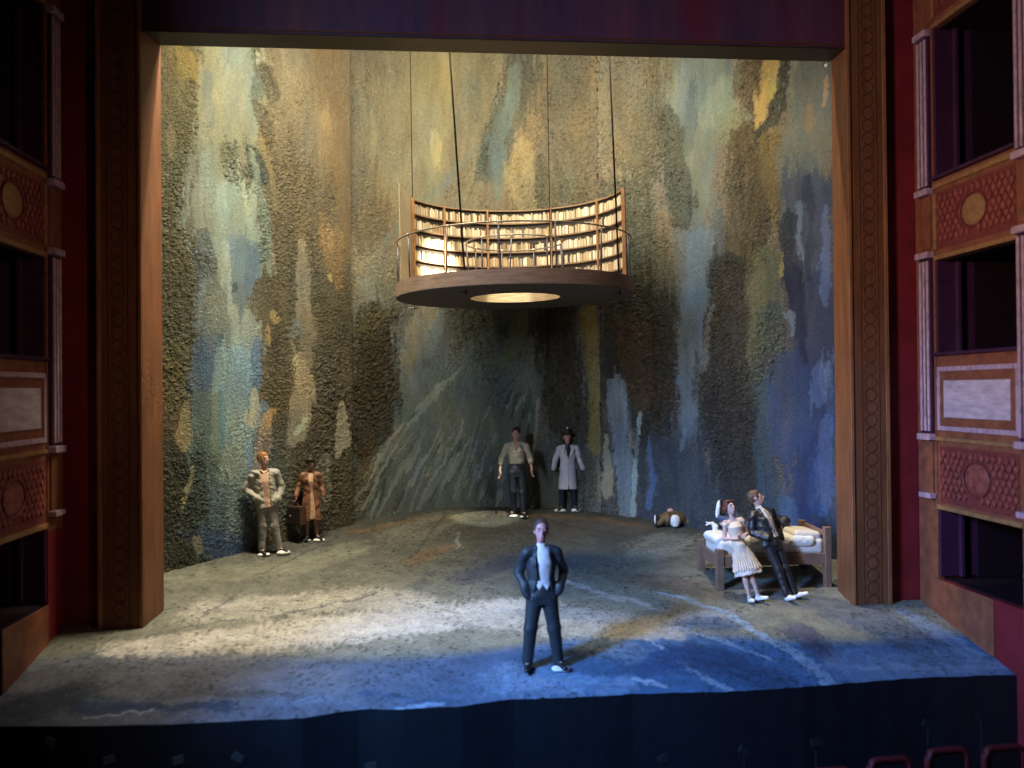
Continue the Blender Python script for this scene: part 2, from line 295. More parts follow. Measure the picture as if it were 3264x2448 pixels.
(((-4.12,3.1,0.025),(-4.13,3.07,0.071),(-4.18,2.95,0.053),(-4.2,2.91,0.016)),(0.438,0.286,0.101),0.4,0.7200000000000001,0.3),
(((-4.47,2.59,0.025),(-4.48,2.49,0.07),(-4.51,2.08,0.07),(-4.53,1.95,0.021)),(0.162,0.282,0.424),0.4,0.7200000000000001,0.4),
(((-4.85,1.63,0.122),(-4.83,1.52,0.35),(-4.77,1.02,0.387),(-4.91,0.71,0.264),(-4.95,0.62,0.079)),(0.087,0.144,0.196),0.5,0.765,0.9),
(((-5.18,0.94,0.073),(-5.11,0.9,0.209),(-4.77,0.73,0.265),(-4.66,0.68,0.08)),(0.047,0.086,0.173),0.5,0.7200000000000001,0.6),
(((-4.65,1.98,0.049),(-4.66,1.84,0.14),(-4.7,1.18,0.123),(-4.71,0.98,0.037)),(0.228,0.303,0.291),0.6,0.54,0.7),
(((-5.22,2.39,0.042),(-5.24,2.21,0.121),(-5.31,1.41,0.173),(-5.33,1.18,0.052)),(0.046,0.066,0.061),0.6,0.63,1),
(((-5.41,3.67,0.018),(-5.41,3.55,0.051),(-5.39,3.03,0.06),(-5.46,2.67,0.085),(-5.48,2.56,0.026)),(0.027,0.039,0.043),0.5,0.7200000000000001,1),
(((-5.4,3.38,0.021),(-5.41,3.27,0.06),(-5.49,2.79,0.128),(-5.46,2.51,0.085),(-5.45,2.43,0.026)),(0.295,0.255,0.143),0.4,0.765,0.4),
(((-5.34,2.13,0.012),(-5.35,2.06,0.034),(-5.42,1.75,0.052),(-5.49,1.48,0.052),(-5.51,1.39,0.015)),(0.354,0.343,0.207),0.35,0.7200000000000001,0.5),
(((-5.28,0.91,0.024),(-5.28,0.89,0.069),(-5.24,0.76,0.07),(-5.23,0.72,0.021)),(0.297,0.284,0.179),0.4,0.7200000000000001,0.4),
(((-3.63,6.34,0.016),(-3.63,6.22,0.046),(-3.62,5.7,0.127),(-3.62,5.17,0.127),(-3.56,4.56,0.1),(-3.53,4.03,0.082),(-3.52,3.87,0.024)),(0.24,0.204,0.134),0.35,0.765,0.3),
(((-3.7,4.14,0.025),(-3.68,4.02,0.072),(-3.61,3.5,0.163),(-3.65,2.97,0.198),(-3.73,2.54,0.108),(-3.75,2.41,0.032)),(0.346,0.302,0.204),0.35,0.765,0.35),
(((-3.67,4.76,0.025),(-3.68,4.73,0.072),(-3.72,4.55,0.126),(-3.73,4.5,0.038)),(0.147,0.185,0.175),0.5,0.54,0.5),
(((-2.96,3.27,0.026),(-2.96,3.13,0.074),(-2.97,2.5,0.148),(-3.05,2.23,0.074),(-3.08,2.15,0.022)),(0.448,0.407,0.29),0.35,0.765,0.3),
(((-3.25,2.22,0.038),(-3.26,2.07,0.11),(-3.3,1.36,0.129),(-3.32,1.15,0.039)),(0.245,0.24,0.173),0.5,0.54,0.5),
(((-3.61,2.97,0.013),(-3.61,2.93,0.036),(-3.64,2.75,0.045),(-3.71,2.63,0.054),(-3.74,2.59,0.016)),(0.457,0.492,0.303),0.35,0.855,0.1),
(((-3.08,6.54,0.085),(-3.07,6.38,0.242),(-2.99,5.67,0.13),(-2.96,5.45,0.039)),(0.219,0.137,0.061),0.6,0.54,0.7),
(((-4.1,4.89,0.025),(-4.1,4.88,0.071),(-4.06,4.79,0.071),(-4.05,4.77,0.021)),(0.372,0.285,0.115),0.4,0.7200000000000001,0.3),
(((-4.19,4.67,0.016),(-4.19,4.61,0.044),(-4.17,4.36,0.062),(-4.17,4.28,0.019)),(0.357,0.265,0.111),0.4,0.7200000000000001,0.3),
(((-3.15,5.74,0.028),(-3.14,5.65,0.046)),(0.389,0.304,0.121),0.35,0.81,0.1),
(((-4.38,1.78,0.031),(-4.38,2.15,0.088),(-4.38,3.84,0.026),(-4.38,4.35,0.008)),(0.156,0.248,0.334),0.4,0.36000000000000004,0.4),
(((-4.15,2.63,0.062),(-4.15,2.39,0.178),(-4.12,1.28,0.215),(-4.11,0.94,0.065)),(0.119,0.138,0.116),0.6,0.45,1)]
ST_MID=[
(((-2.33,10.48,0.177),(-2.35,10.1,0.501),(-2.46,7.1,0.478),(-2.5,6.21,0.142)),(0.079,0.068,0.04),0.7,0.7200000000000001,0.6),
(((-1.2,10.73,0.309),(-1.25,10.43,0.879),(-1.45,9.06,0.908),(-1.65,7.88,0.692),(-1.7,7.53,0.206)),(0.144,0.129,0.075),0.7,0.765,0.35),
(((-1.03,10.74,0.128),(-1.05,10.35,0.362),(-1.17,8.4,0.351),(-1.2,7.82,0.104)),(0.18,0.165,0.095),0.7,0.63,0.2),
(((-1.1,8.86,0.035),(-1.09,8.8,0.101),(-1.02,8.51,0.141),(-1.07,8.22,0.06),(-1.09,8.13,0.018)),(0.242,0.214,0.115),0.35,0.81,0.2),
(((-0.06,10.78,0.146),(-0.08,10.49,0.416),(-0.19,8.73,0.405),(-0.23,8.21,0.12)),(0.129,0.121,0.078),0.7,0.7200000000000001,0.4),
(((-0.28,8.41,0.035),(-0.39,8.3,0.101),(-0.88,7.74,0.12),(-1.46,7.23,0.098),(-2.02,6.59,0.087),(-2.19,6.41,0.026)),(0.117,0.132,0.108),0.35,0.7200000000000001,0.2),
(((-0.31,7.97,0.084),(-0.35,7.76,0.24),(-0.5,6.78,0.396),(-0.55,6.49,0.118)),(0.152,0.141,0.091),0.7,0.54,0.4),
(((0.75,10.69,0.109),(0.74,10.56,0.312),(0.69,9.98,0.37),(0.39,9.02,0.345),(0.09,8.14,0.341),(0.0,7.88,0.102)),(0.06,0.07,0.055),0.4,0.765,1),
(((0.62,10.33,0.043),(0.59,10.18,0.124),(0.49,9.5,0.164),(0.24,8.73,0.182),(0.28,7.75,0.14),(0.29,7.46,0.042)),(0.097,0.126,0.113),0.4,0.765,0.3),
(((0.78,8.62,0.063),(0.77,8.51,0.181),(0.72,8.03,0.32),(0.9,7.53,0.297),(0.95,7.14,0.138),(0.96,7.03,0.041)),(0.218,0.186,0.105),0.35,0.765,0.5),
(((1.13,8.35,0.035),(1.15,8.2,0.1),(1.23,7.52,0.178),(1.26,7.31,0.053)),(0.077,0.077,0.046),0.5,0.7200000000000001,1),
(((1.6,10.67,0.181),(1.64,10.3,0.514),(1.81,8.65,0.6),(1.86,8.15,0.179)),(0.114,0.102,0.066),0.7,0.675,0.7),
(((1.49,7.89,0.208),(1.61,7.5,0.592),(2.15,5.75,0.484),(2.31,5.23,0.145)),(0.106,0.104,0.068),0.7,0.7200000000000001,1),
(((-2.55,5.79,0.198),(-2.48,5.71,0.566),(-2.12,5.36,0.571),(-2.02,5.26,0.172)),(0.182,0.174,0.121),0.7,0.7200000000000001,0.7),
(((-2.51,5.6,0.066),(-2.48,5.53,0.189),(-2.3,5.17,0.227),(-2.25,5.06,0.068)),(0.215,0.228,0.198),0.6,0.63,0.5),
(((-2.36,5.1,0.132),(-2.35,4.79,0.377),(-2.32,3.4,0.451),(-2.41,2.38,0.376),(-2.44,2.08,0.113)),(0.043,0.036,0.017),0.5,0.9,1),
(((-1.14,5.34,0.082),(-1.19,5.22,0.233),(-1.44,4.64,0.251),(-1.68,3.87,0.192),(-1.77,3.49,0.134),(-1.8,3.37,0.04)),(0.405,0.339,0.202),0.35,0.765,0.4),
(((-0.89,5.2,0.048),(-0.95,5.03,0.136),(-1.25,4.25,0.135),(-1.49,3.58,0.212),(-1.57,3.38,0.064)),(0.258,0.302,0.263),0.35,0.765,0.3),
(((-0.46,5.16,0.171),(-0.42,5.03,0.488),(-0.23,4.45,0.584),(-0.18,4.27,0.175)),(0.138,0.129,0.07),0.6,0.7200000000000001,1),
(((0.18,4.16,0.238),(0.06,4.05,0.681),(-0.53,3.57,0.584),(-0.71,3.43,0.175)),(0.169,0.189,0.146),0.6,0.7200000000000001,1),
(((-1.12,3.11,0.406),(-1.02,2.9,1.163),(-0.54,1.92,1.465),(-0.55,1.15,1.569),(-0.55,0.91,0.471)),(0.17,0.215,0.201),0.6,0.81,0.35),
(((0.82,5.24,0.055),(0.79,5.11,0.156),(0.64,4.53,0.175),(0.39,4.05,0.136),(0.32,3.91,0.041)),(0.225,0.254,0.114),0.5,0.7200000000000001,0.4),
(((1.37,5.14,0.149),(1.4,4.9,0.426),(1.53,3.84,0.521),(1.66,2.59,0.482),(1.69,2.22,0.145)),(0.044,0.04,0.022),0.5,0.9,1),
(((2.08,5.27,0.061),(2.1,5.08,0.174),(2.18,4.22,0.135),(2.24,3.26,0.096),(2.21,2.3,0.115),(2.2,2.02,0.035)),(0.297,0.262,0.066),0.5,0.765,0.5),
(((1.84,2.09,0.122),(1.84,1.92,0.348),(1.83,1.15,0.349),(1.83,0.92,0.105)),(0.088,0.104,0.082),0.5,0.7200000000000001,1),
(((1.17,2.56,0.102),(1.19,2.3,0.29),(1.27,1.15,0.389),(1.29,0.8,0.117)),(0.147,0.163,0.127),0.5,0.7200000000000001,0.7),
(((0.73,3.71,0.136),(0.72,3.56,0.388),(0.72,2.88,0.349),(0.72,2.68,0.105)),(0.143,0.192,0.19),0.4,0.7200000000000001,0.3),
(((-2.48,2.14,0.079),(-2.5,2.02,0.225),(-2.59,1.47,0.206),(-2.62,1.31,0.062)),(0.125,0.116,0.066),0.5,0.7200000000000001,0.8),
(((-1.93,1.82,0.074),(-1.97,1.7,0.21),(-2.16,1.15,0.21),(-2.21,0.99,0.063)),(0.139,0.161,0.133),0.5,0.63,0.4),
(((-2.35,4.76,0.125),(-2.34,4.51,0.358),(-2.3,3.4,0.471),(-2.41,2.56,0.394),(-2.44,2.32,0.118)),(0.06,0.044,0.018),0.45,0.9,1),
(((-2.07,5.03,0.1),(-2.13,4.99,0.285),(-2.39,4.79,0.282),(-2.47,4.73,0.084)),(0.108,0.09,0.043),0.6,0.63,1),
(((-1.85,1.86,0.01),(-1.66,2.23,0.018),(-1.48,2.61,0.009)),(0.075,0.095,0.085),0.35,0.7200000000000001,0.1),
(((-0.62,1.6,0.02),(-0.39,2.29,0.033),(-0.17,2.98,0.016)),(0.242,0.291,0.242),0.35,0.7200000000000001,0.1),
(((-1.7,1.77,0.027),(-1.57,2.03,0.046),(-1.44,2.28,0.023)),(0.417,0.415,0.317),0.35,0.7200000000000001,0.1),
(((-0.25,1.63,0.015),(-0.14,1.99,0.025),(-0.04,2.35,0.013)),(0.417,0.415,0.317),0.35,0.7200000000000001,0.1),
(((0.11,0.96,0.022),(0.27,1.61,0.036),(0.42,2.27,0.018)),(0.274,0.347,0.368),0.35,0.7200000000000001,0.1),
(((-1.26,1.67,0.028),(-1.12,1.99,0.047),(-0.97,2.32,0.023)),(0.417,0.415,0.317),0.35,0.7200000000000001,0.1),
(((0.65,1.3,0.021),(0.76,1.68,0.035),(0.88,2.05,0.017)),(0.242,0.291,0.241),0.35,0.7200000000000001,0.1),
(((0.58,1.35,0.018),(0.69,1.78,0.03),(0.81,2.21,0.015)),(0.381,0.464,0.43),0.35,0.7200000000000001,0.1),
(((-1.86,1.69,0.018),(-1.6,2.23,0.031),(-1.33,2.78,0.015)),(0.242,0.291,0.242),0.35,0.7200000000000001,0.1),
(((-0.74,1.21,0.023),(-0.55,1.75,0.038),(-0.35,2.3,0.019)),(0.325,0.411,0.392),0.35,0.7200000000000001,0.1),
(((-1.16,1.72,0.016),(-0.95,2.21,0.027),(-0.73,2.71,0.014)),(0.273,0.347,0.37),0.35,0.7200000000000001,0.1),
(((-0.46,1.21,0.026),(-0.35,1.53,0.044),(-0.24,1.85,0.022)),(0.274,0.347,0.368),0.35,0.7200000000000001,0.1),
(((-1.88,1.15,0.016),(-1.65,1.59,0.026),(-1.4,2.06,0.013)),(0.381,0.464,0.43),0.35,0.7200000000000001,0.1),
(((-1.64,1.93,0.028),(-1.47,2.3,0.047),(-1.3,2.67,0.024)),(0.242,0.291,0.242),0.35,0.7200000000000001,0.1),
(((0.12,0.85,0.029),(0.19,1.09,0.048),(0.25,1.33,0.024)),(0.417,0.415,0.317),0.35,0.7200000000000001,0.1),
(((-0.21,0.96,0.011),(0.03,1.58,0.018),(0.26,2.2,0.009)),(0.049,0.063,0.055),0.35,0.7200000000000001,0.1),
(((-2.02,1.51,0.028),(-1.88,1.75,0.047),(-1.73,2.01,0.023)),(0.242,0.291,0.241),0.35,0.7200000000000001,0.1),
(((-0.52,1.52,0.025),(-0.36,1.95,0.042),(-0.2,2.39,0.021)),(0.242,0.291,0.241),0.35,0.7200000000000001,0.1),
(((-0.53,1.43,0.012),(-0.38,1.74,0.019),(-0.24,2.05,0.01)),(0.325,0.411,0.392),0.35,0.7200000000000001,0.1),
(((-2.52,1.84,0.01),(-2.25,2.29,0.016),(-1.98,2.75,0.008)),(0.075,0.095,0.085),0.35,0.7200000000000001,0.1),
(((-0.48,1.56,0.015),(-0.38,1.8,0.025),(-0.27,2.04,0.013)),(0.076,0.095,0.085),0.35,0.7200000000000001,0.1),
(((-0.2,1.7,0.019),(-0.09,2.02,0.032),(0.01,2.34,0.016)),(0.381,0.464,0.43),0.35,0.7200000000000001,0.1),
(((-1.13,1.66,0.019),(-0.81,2.25,0.032),(-0.49,2.84,0.016)),(0.325,0.411,0.394),0.35,0.7200000000000001,0.1),
(((-2.59,1.75,0.017),(-2.32,2.11,0.028),(-2.04,2.48,0.014)),(0.242,0.291,0.241),0.35,0.7200000000000001,0.1),
(((-2.2,1.94,0.028),(-1.85,2.49,0.047),(-1.49,3.05,0.024)),(0.075,0.095,0.086),0.35,0.7200000000000001,0.1),
(((1.03,1.19,0.01),(1.18,1.84,0.017),(1.32,2.48,0.008)),(0.076,0.095,0.085),0.35,0.7200000000000001,0.1),
(((-2.39,1.78,0.027),(-2.01,2.27,0.045),(-1.63,2.78,0.023)),(0.242,0.291,0.242),0.35,0.7200000000000001,0.1),
(((-1.62,1.44,0.018),(-1.33,2.03,0.029),(-1.03,2.63,0.015)),(0.381,0.464,0.43),0.35,0.7200000000000001,0.1),
(((-0.2,1.15,0.029),(-0.05,1.5,0.047),(0.09,1.84,0.024)),(0.325,0.411,0.392),0.35,0.7200000000000001,0.1),
(((0.62,1.6,0.017),(0.73,2.14,0.029),(0.83,2.68,0.014)),(0.049,0.063,0.055),0.35,0.7200000000000001,0.1),
(((-2.26,0.96,0.012),(-2.01,1.42,0.021),(-1.76,1.89,0.01)),(0.273,0.346,0.367),0.35,0.7200000000000001,0.1),
(((-0.96,1.41,0.025),(-0.79,1.81,0.042),(-0.62,2.21,0.021)),(0.381,0.464,0.43),0.35,0.7200000000000001,0.1),
(((0.88,1.9,0.025),(0.98,2.56,0.042),(1.08,3.22,0.021)),(0.415,0.415,0.319),0.35,0.7200000000000001,0.1),
(((-1.29,1.7,0.013),(-1.15,1.93,0.021),(-1.02,2.15,0.01)),(0.049,0.063,0.055),0.35,0.7200000000000001,0.1),
(((-1.49,0.97,0.02),(-1.22,1.5,0.033),(-0.94,2.04,0.016)),(0.325,0.411,0.392),0.35,0.7200000000000001,0.1),
(((-2.44,1.27,0.014),(-2.29,1.49,0.023),(-2.13,1.72,0.012)),(0.405,0.403,0.308),0.35,0.7200000000000001,0.1),
(((-2.22,1.61,0.009),(-1.91,2.09,0.016),(-1.59,2.58,0.008)),(0.417,0.415,0.317),0.35,0.7200000000000001,0.1),
(((-1.42,1.87,0.013),(-1.11,2.49,0.022),(-0.79,3.11,0.011)),(0.241,0.291,0.243),0.35,0.7200000000000001,0.1),
(((-1.26,1.11,0.011),(-0.99,1.69,0.018),(-0.71,2.28,0.009)),(0.049,0.063,0.055),0.35,0.7200000000000001,0.1),
(((0.38,1.51,0.024),(0.57,2.21,0.039),(0.75,2.92,0.019)),(0.075,0.095,0.085),0.35,0.7200000000000001,0.1),
(((-2.49,1.08,0.025),(-2.32,1.34,0.042),(-2.16,1.6,0.021)),(0.073,0.092,0.082),0.35,0.7200000000000001,0.1),
(((-2.3,1.41,0.023),(-2.1,1.74,0.038),(-1.91,2.09,0.019)),(0.242,0.291,0.241),0.35,0.7200000000000001,0.1),
(((-0.84,1.55,0.023),(-0.61,2.0,0.039),(-0.38,2.45,0.02)),(0.325,0.411,0.393),0.35,0.7200000000000001,0.1),
(((-0.22,1.78,0.021),(-0.11,2.06,0.036),(0.0,2.33,0.018)),(0.049,0.063,0.055),0.35,0.7200000000000001,0.1),
(((-2.45,1.75,0.024),(-2.13,2.26,0.04),(-1.79,2.78,0.02)),(0.416,0.415,0.318),0.35,0.7200000000000001,0.1),
(((-0.31,1.17,0.028),(-0.14,1.68,0.046),(0.03,2.19,0.023)),(0.076,0.095,0.085),0.35,0.7200000000000001,0.1),
(((-2.68,0.98,0.023),(-2.29,1.68,0.038),(-1.87,2.4,0.019)),(0.325,0.411,0.378),0.35,0.7200000000000001,0.1),
(((-2.42,0.95,0.023),(-2.24,1.42,0.038),(-2.06,1.89,0.019)),(0.369,0.436,0.389),0.35,0.7200000000000001,0.1),
(((-2.29,0.98,0.028),(-1.88,1.62,0.048),(-1.46,2.29,0.024)),(0.293,0.348,0.306),0.35,0.7200000000000001,0.1),
(((-1.98,0.95,0.023),(-1.58,1.62,0.039),(-1.17,2.33,0.019)),(0.332,0.38,0.323),0.35,0.7200000000000001,0.1),
(((-1.7,0.92,0.023),(-1.32,1.75,0.039),(-0.93,2.61,0.019)),(0.285,0.362,0.345),0.35,0.7200000000000001,0.1),
(((-1.47,0.95,0.029),(-1.13,1.48,0.049),(-0.79,2.03,0.024)),(0.26,0.332,0.327),0.35,0.7200000000000001,0.1),
(((-1.13,0.98,0.023),(-0.84,1.83,0.039),(-0.54,2.7,0.019)),(0.27,0.333,0.316),0.35,0.7200000000000001,0.1),
(((-0.7,1.15,0.018),(-0.32,2.11,0.029),(0.05,3.08,0.015)),(0.298,0.378,0.375),0.35,0.7200000000000001,0.1),
(((-0.16,1.72,0.018),(0.01,2.11,0.029),(0.19,2.5,0.015)),(0.298,0.378,0.375),0.35,0.7200000000000001,0.1),
(((-1.53,3.03,0.014),(-1.45,3.1,0.041),(-1.06,3.43,0.068),(-0.67,3.77,0.034),(-0.56,3.87,0.01)),(0.316,0.379,0.329),0.35,0.7200000000000001,0.1),
(((-1.76,2.65,0.012),(-1.69,2.72,0.035),(-1.35,3.05,0.058),(-1.02,3.38,0.029),(-0.91,3.48,0.009)),(0.292,0.363,0.325),0.35,0.7200000000000001,0.1),
(((-2.77,1.21,0.022),(-2.59,1.52,0.038),(-2.42,1.83,0.019)),(0.252,0.312,0.284),0.35,0.7200000000000001,0.1),
(((-1.98,2.04,0.016),(-2.01,1.98,0.046),(-2.15,1.71,0.076),(-2.29,1.44,0.038),(-2.33,1.36,0.011)),(0.044,0.053,0.045),0.35,0.7200000000000001,0.1),
(((-2.13,1.62,0.029),(-2.18,1.44,0.048),(-2.23,1.25,0.024)),(0.047,0.057,0.049),0.35,0.7200000000000001,0.1),
(((-2.54,1.12,0.016),(-2.55,1.1,0.045),(-2.62,0.99,0.075),(-2.68,0.88,0.038),(-2.7,0.85,0.011)),(0.055,0.07,0.067),0.35,0.7200000000000001,0.1),
(((-1.79,1.4,0.029),(-1.91,1.18,0.048),(-2.02,0.95,0.024)),(0.081,0.095,0.085),0.35,0.7200000000000001,0.1),
(((-1.03,2.32,0.023),(-1.15,2.08,0.039),(-1.27,1.85,0.019)),(0.077,0.102,0.098),0.35,0.7200000000000001,0.1),
(((-0.58,2.49,0.012),(-0.59,2.46,0.035),(-0.64,2.31,0.058),(-0.69,2.17,0.029),(-0.7,2.13,0.009)),(0.065,0.087,0.084),0.35,0.7200000000000001,0.1),
(((0.51,3.37,0.029),(0.43,3.1,0.049),(0.35,2.84,0.024)),(0.05,0.074,0.067),0.35,0.7200000000000001,0.1),
(((0.72,3.43,0.012),(0.7,3.37,0.035),(0.62,3.1,0.058),(0.55,2.84,0.029),(0.52,2.76,0.009)),(0.05,0.074,0.067),0.35,0.7200000000000001,0.1),
(((0.93,3.47,0.016),(0.91,3.41,0.046),(0.84,3.15,0.077),(0.77,2.88,0.039),(0.74,2.8,0.012)),(0.046,0.068,0.061),0.35,0.7200000000000001,0.1),
(((0.98,3.08,0.023),(0.95,2.98,0.039),(0.91,2.88,0.019)),(0.055,0.08,0.073),0.35,0.7200000000000001,0.1),
(((0.68,3.85,0.023),(0.49,3.56,0.039),(0.29,3.27,0.019)),(0.07,0.094,0.087),0.35,0.7200000000000001,0.1),
(((0.6,2.84,0.012),(0.7,3.1,0.019),(0.8,3.37,0.01)),(0.38,0.481,0.453),0.35,0.7200000000000001,0.1),
(((0.38,2.89,0.012),(0.5,3.15,0.019),(0.61,3.42,0.01)),(0.38,0.481,0.454),0.35,0.7200000000000001,0.1),
(((0.81,2.79,0.012),(0.86,2.86,0.019),(0.91,2.93,0.01)),(0.351,0.445,0.417),0.35,0.7200000000000001,0.1),
(((0.94,1.67,0.02),(0.94,1.63,0.058),(0.97,1.43,0.097),(0.99,1.24,0.049),(0.99,1.18,0.015)),(0.058,0.069,0.061),0.35,0.7200000000000001,0.1),
(((0.03,1.67,0.033),(0.03,1.63,0.094),(0.06,1.43,0.156),(0.08,1.24,0.078),(0.08,1.18,0.023)),(0.069,0.081,0.067),0.35,0.7200000000000001,0.1),
(((-1.24,4.03,0.018),(-1.25,4.01,0.052),(-1.3,3.94,0.087),(-1.35,3.87,0.043),(-1.36,3.85,0.013)),(0.098,0.122,0.115),0.35,0.7200000000000001,0.1),
(((2.2,2.01,0.012),(2.21,1.92,0.035),(2.25,1.54,0.058),(2.29,1.16,0.029),(2.3,1.04,0.009)),(0.279,0.274,0.183),0.35,0.7200000000000001,0.1)]
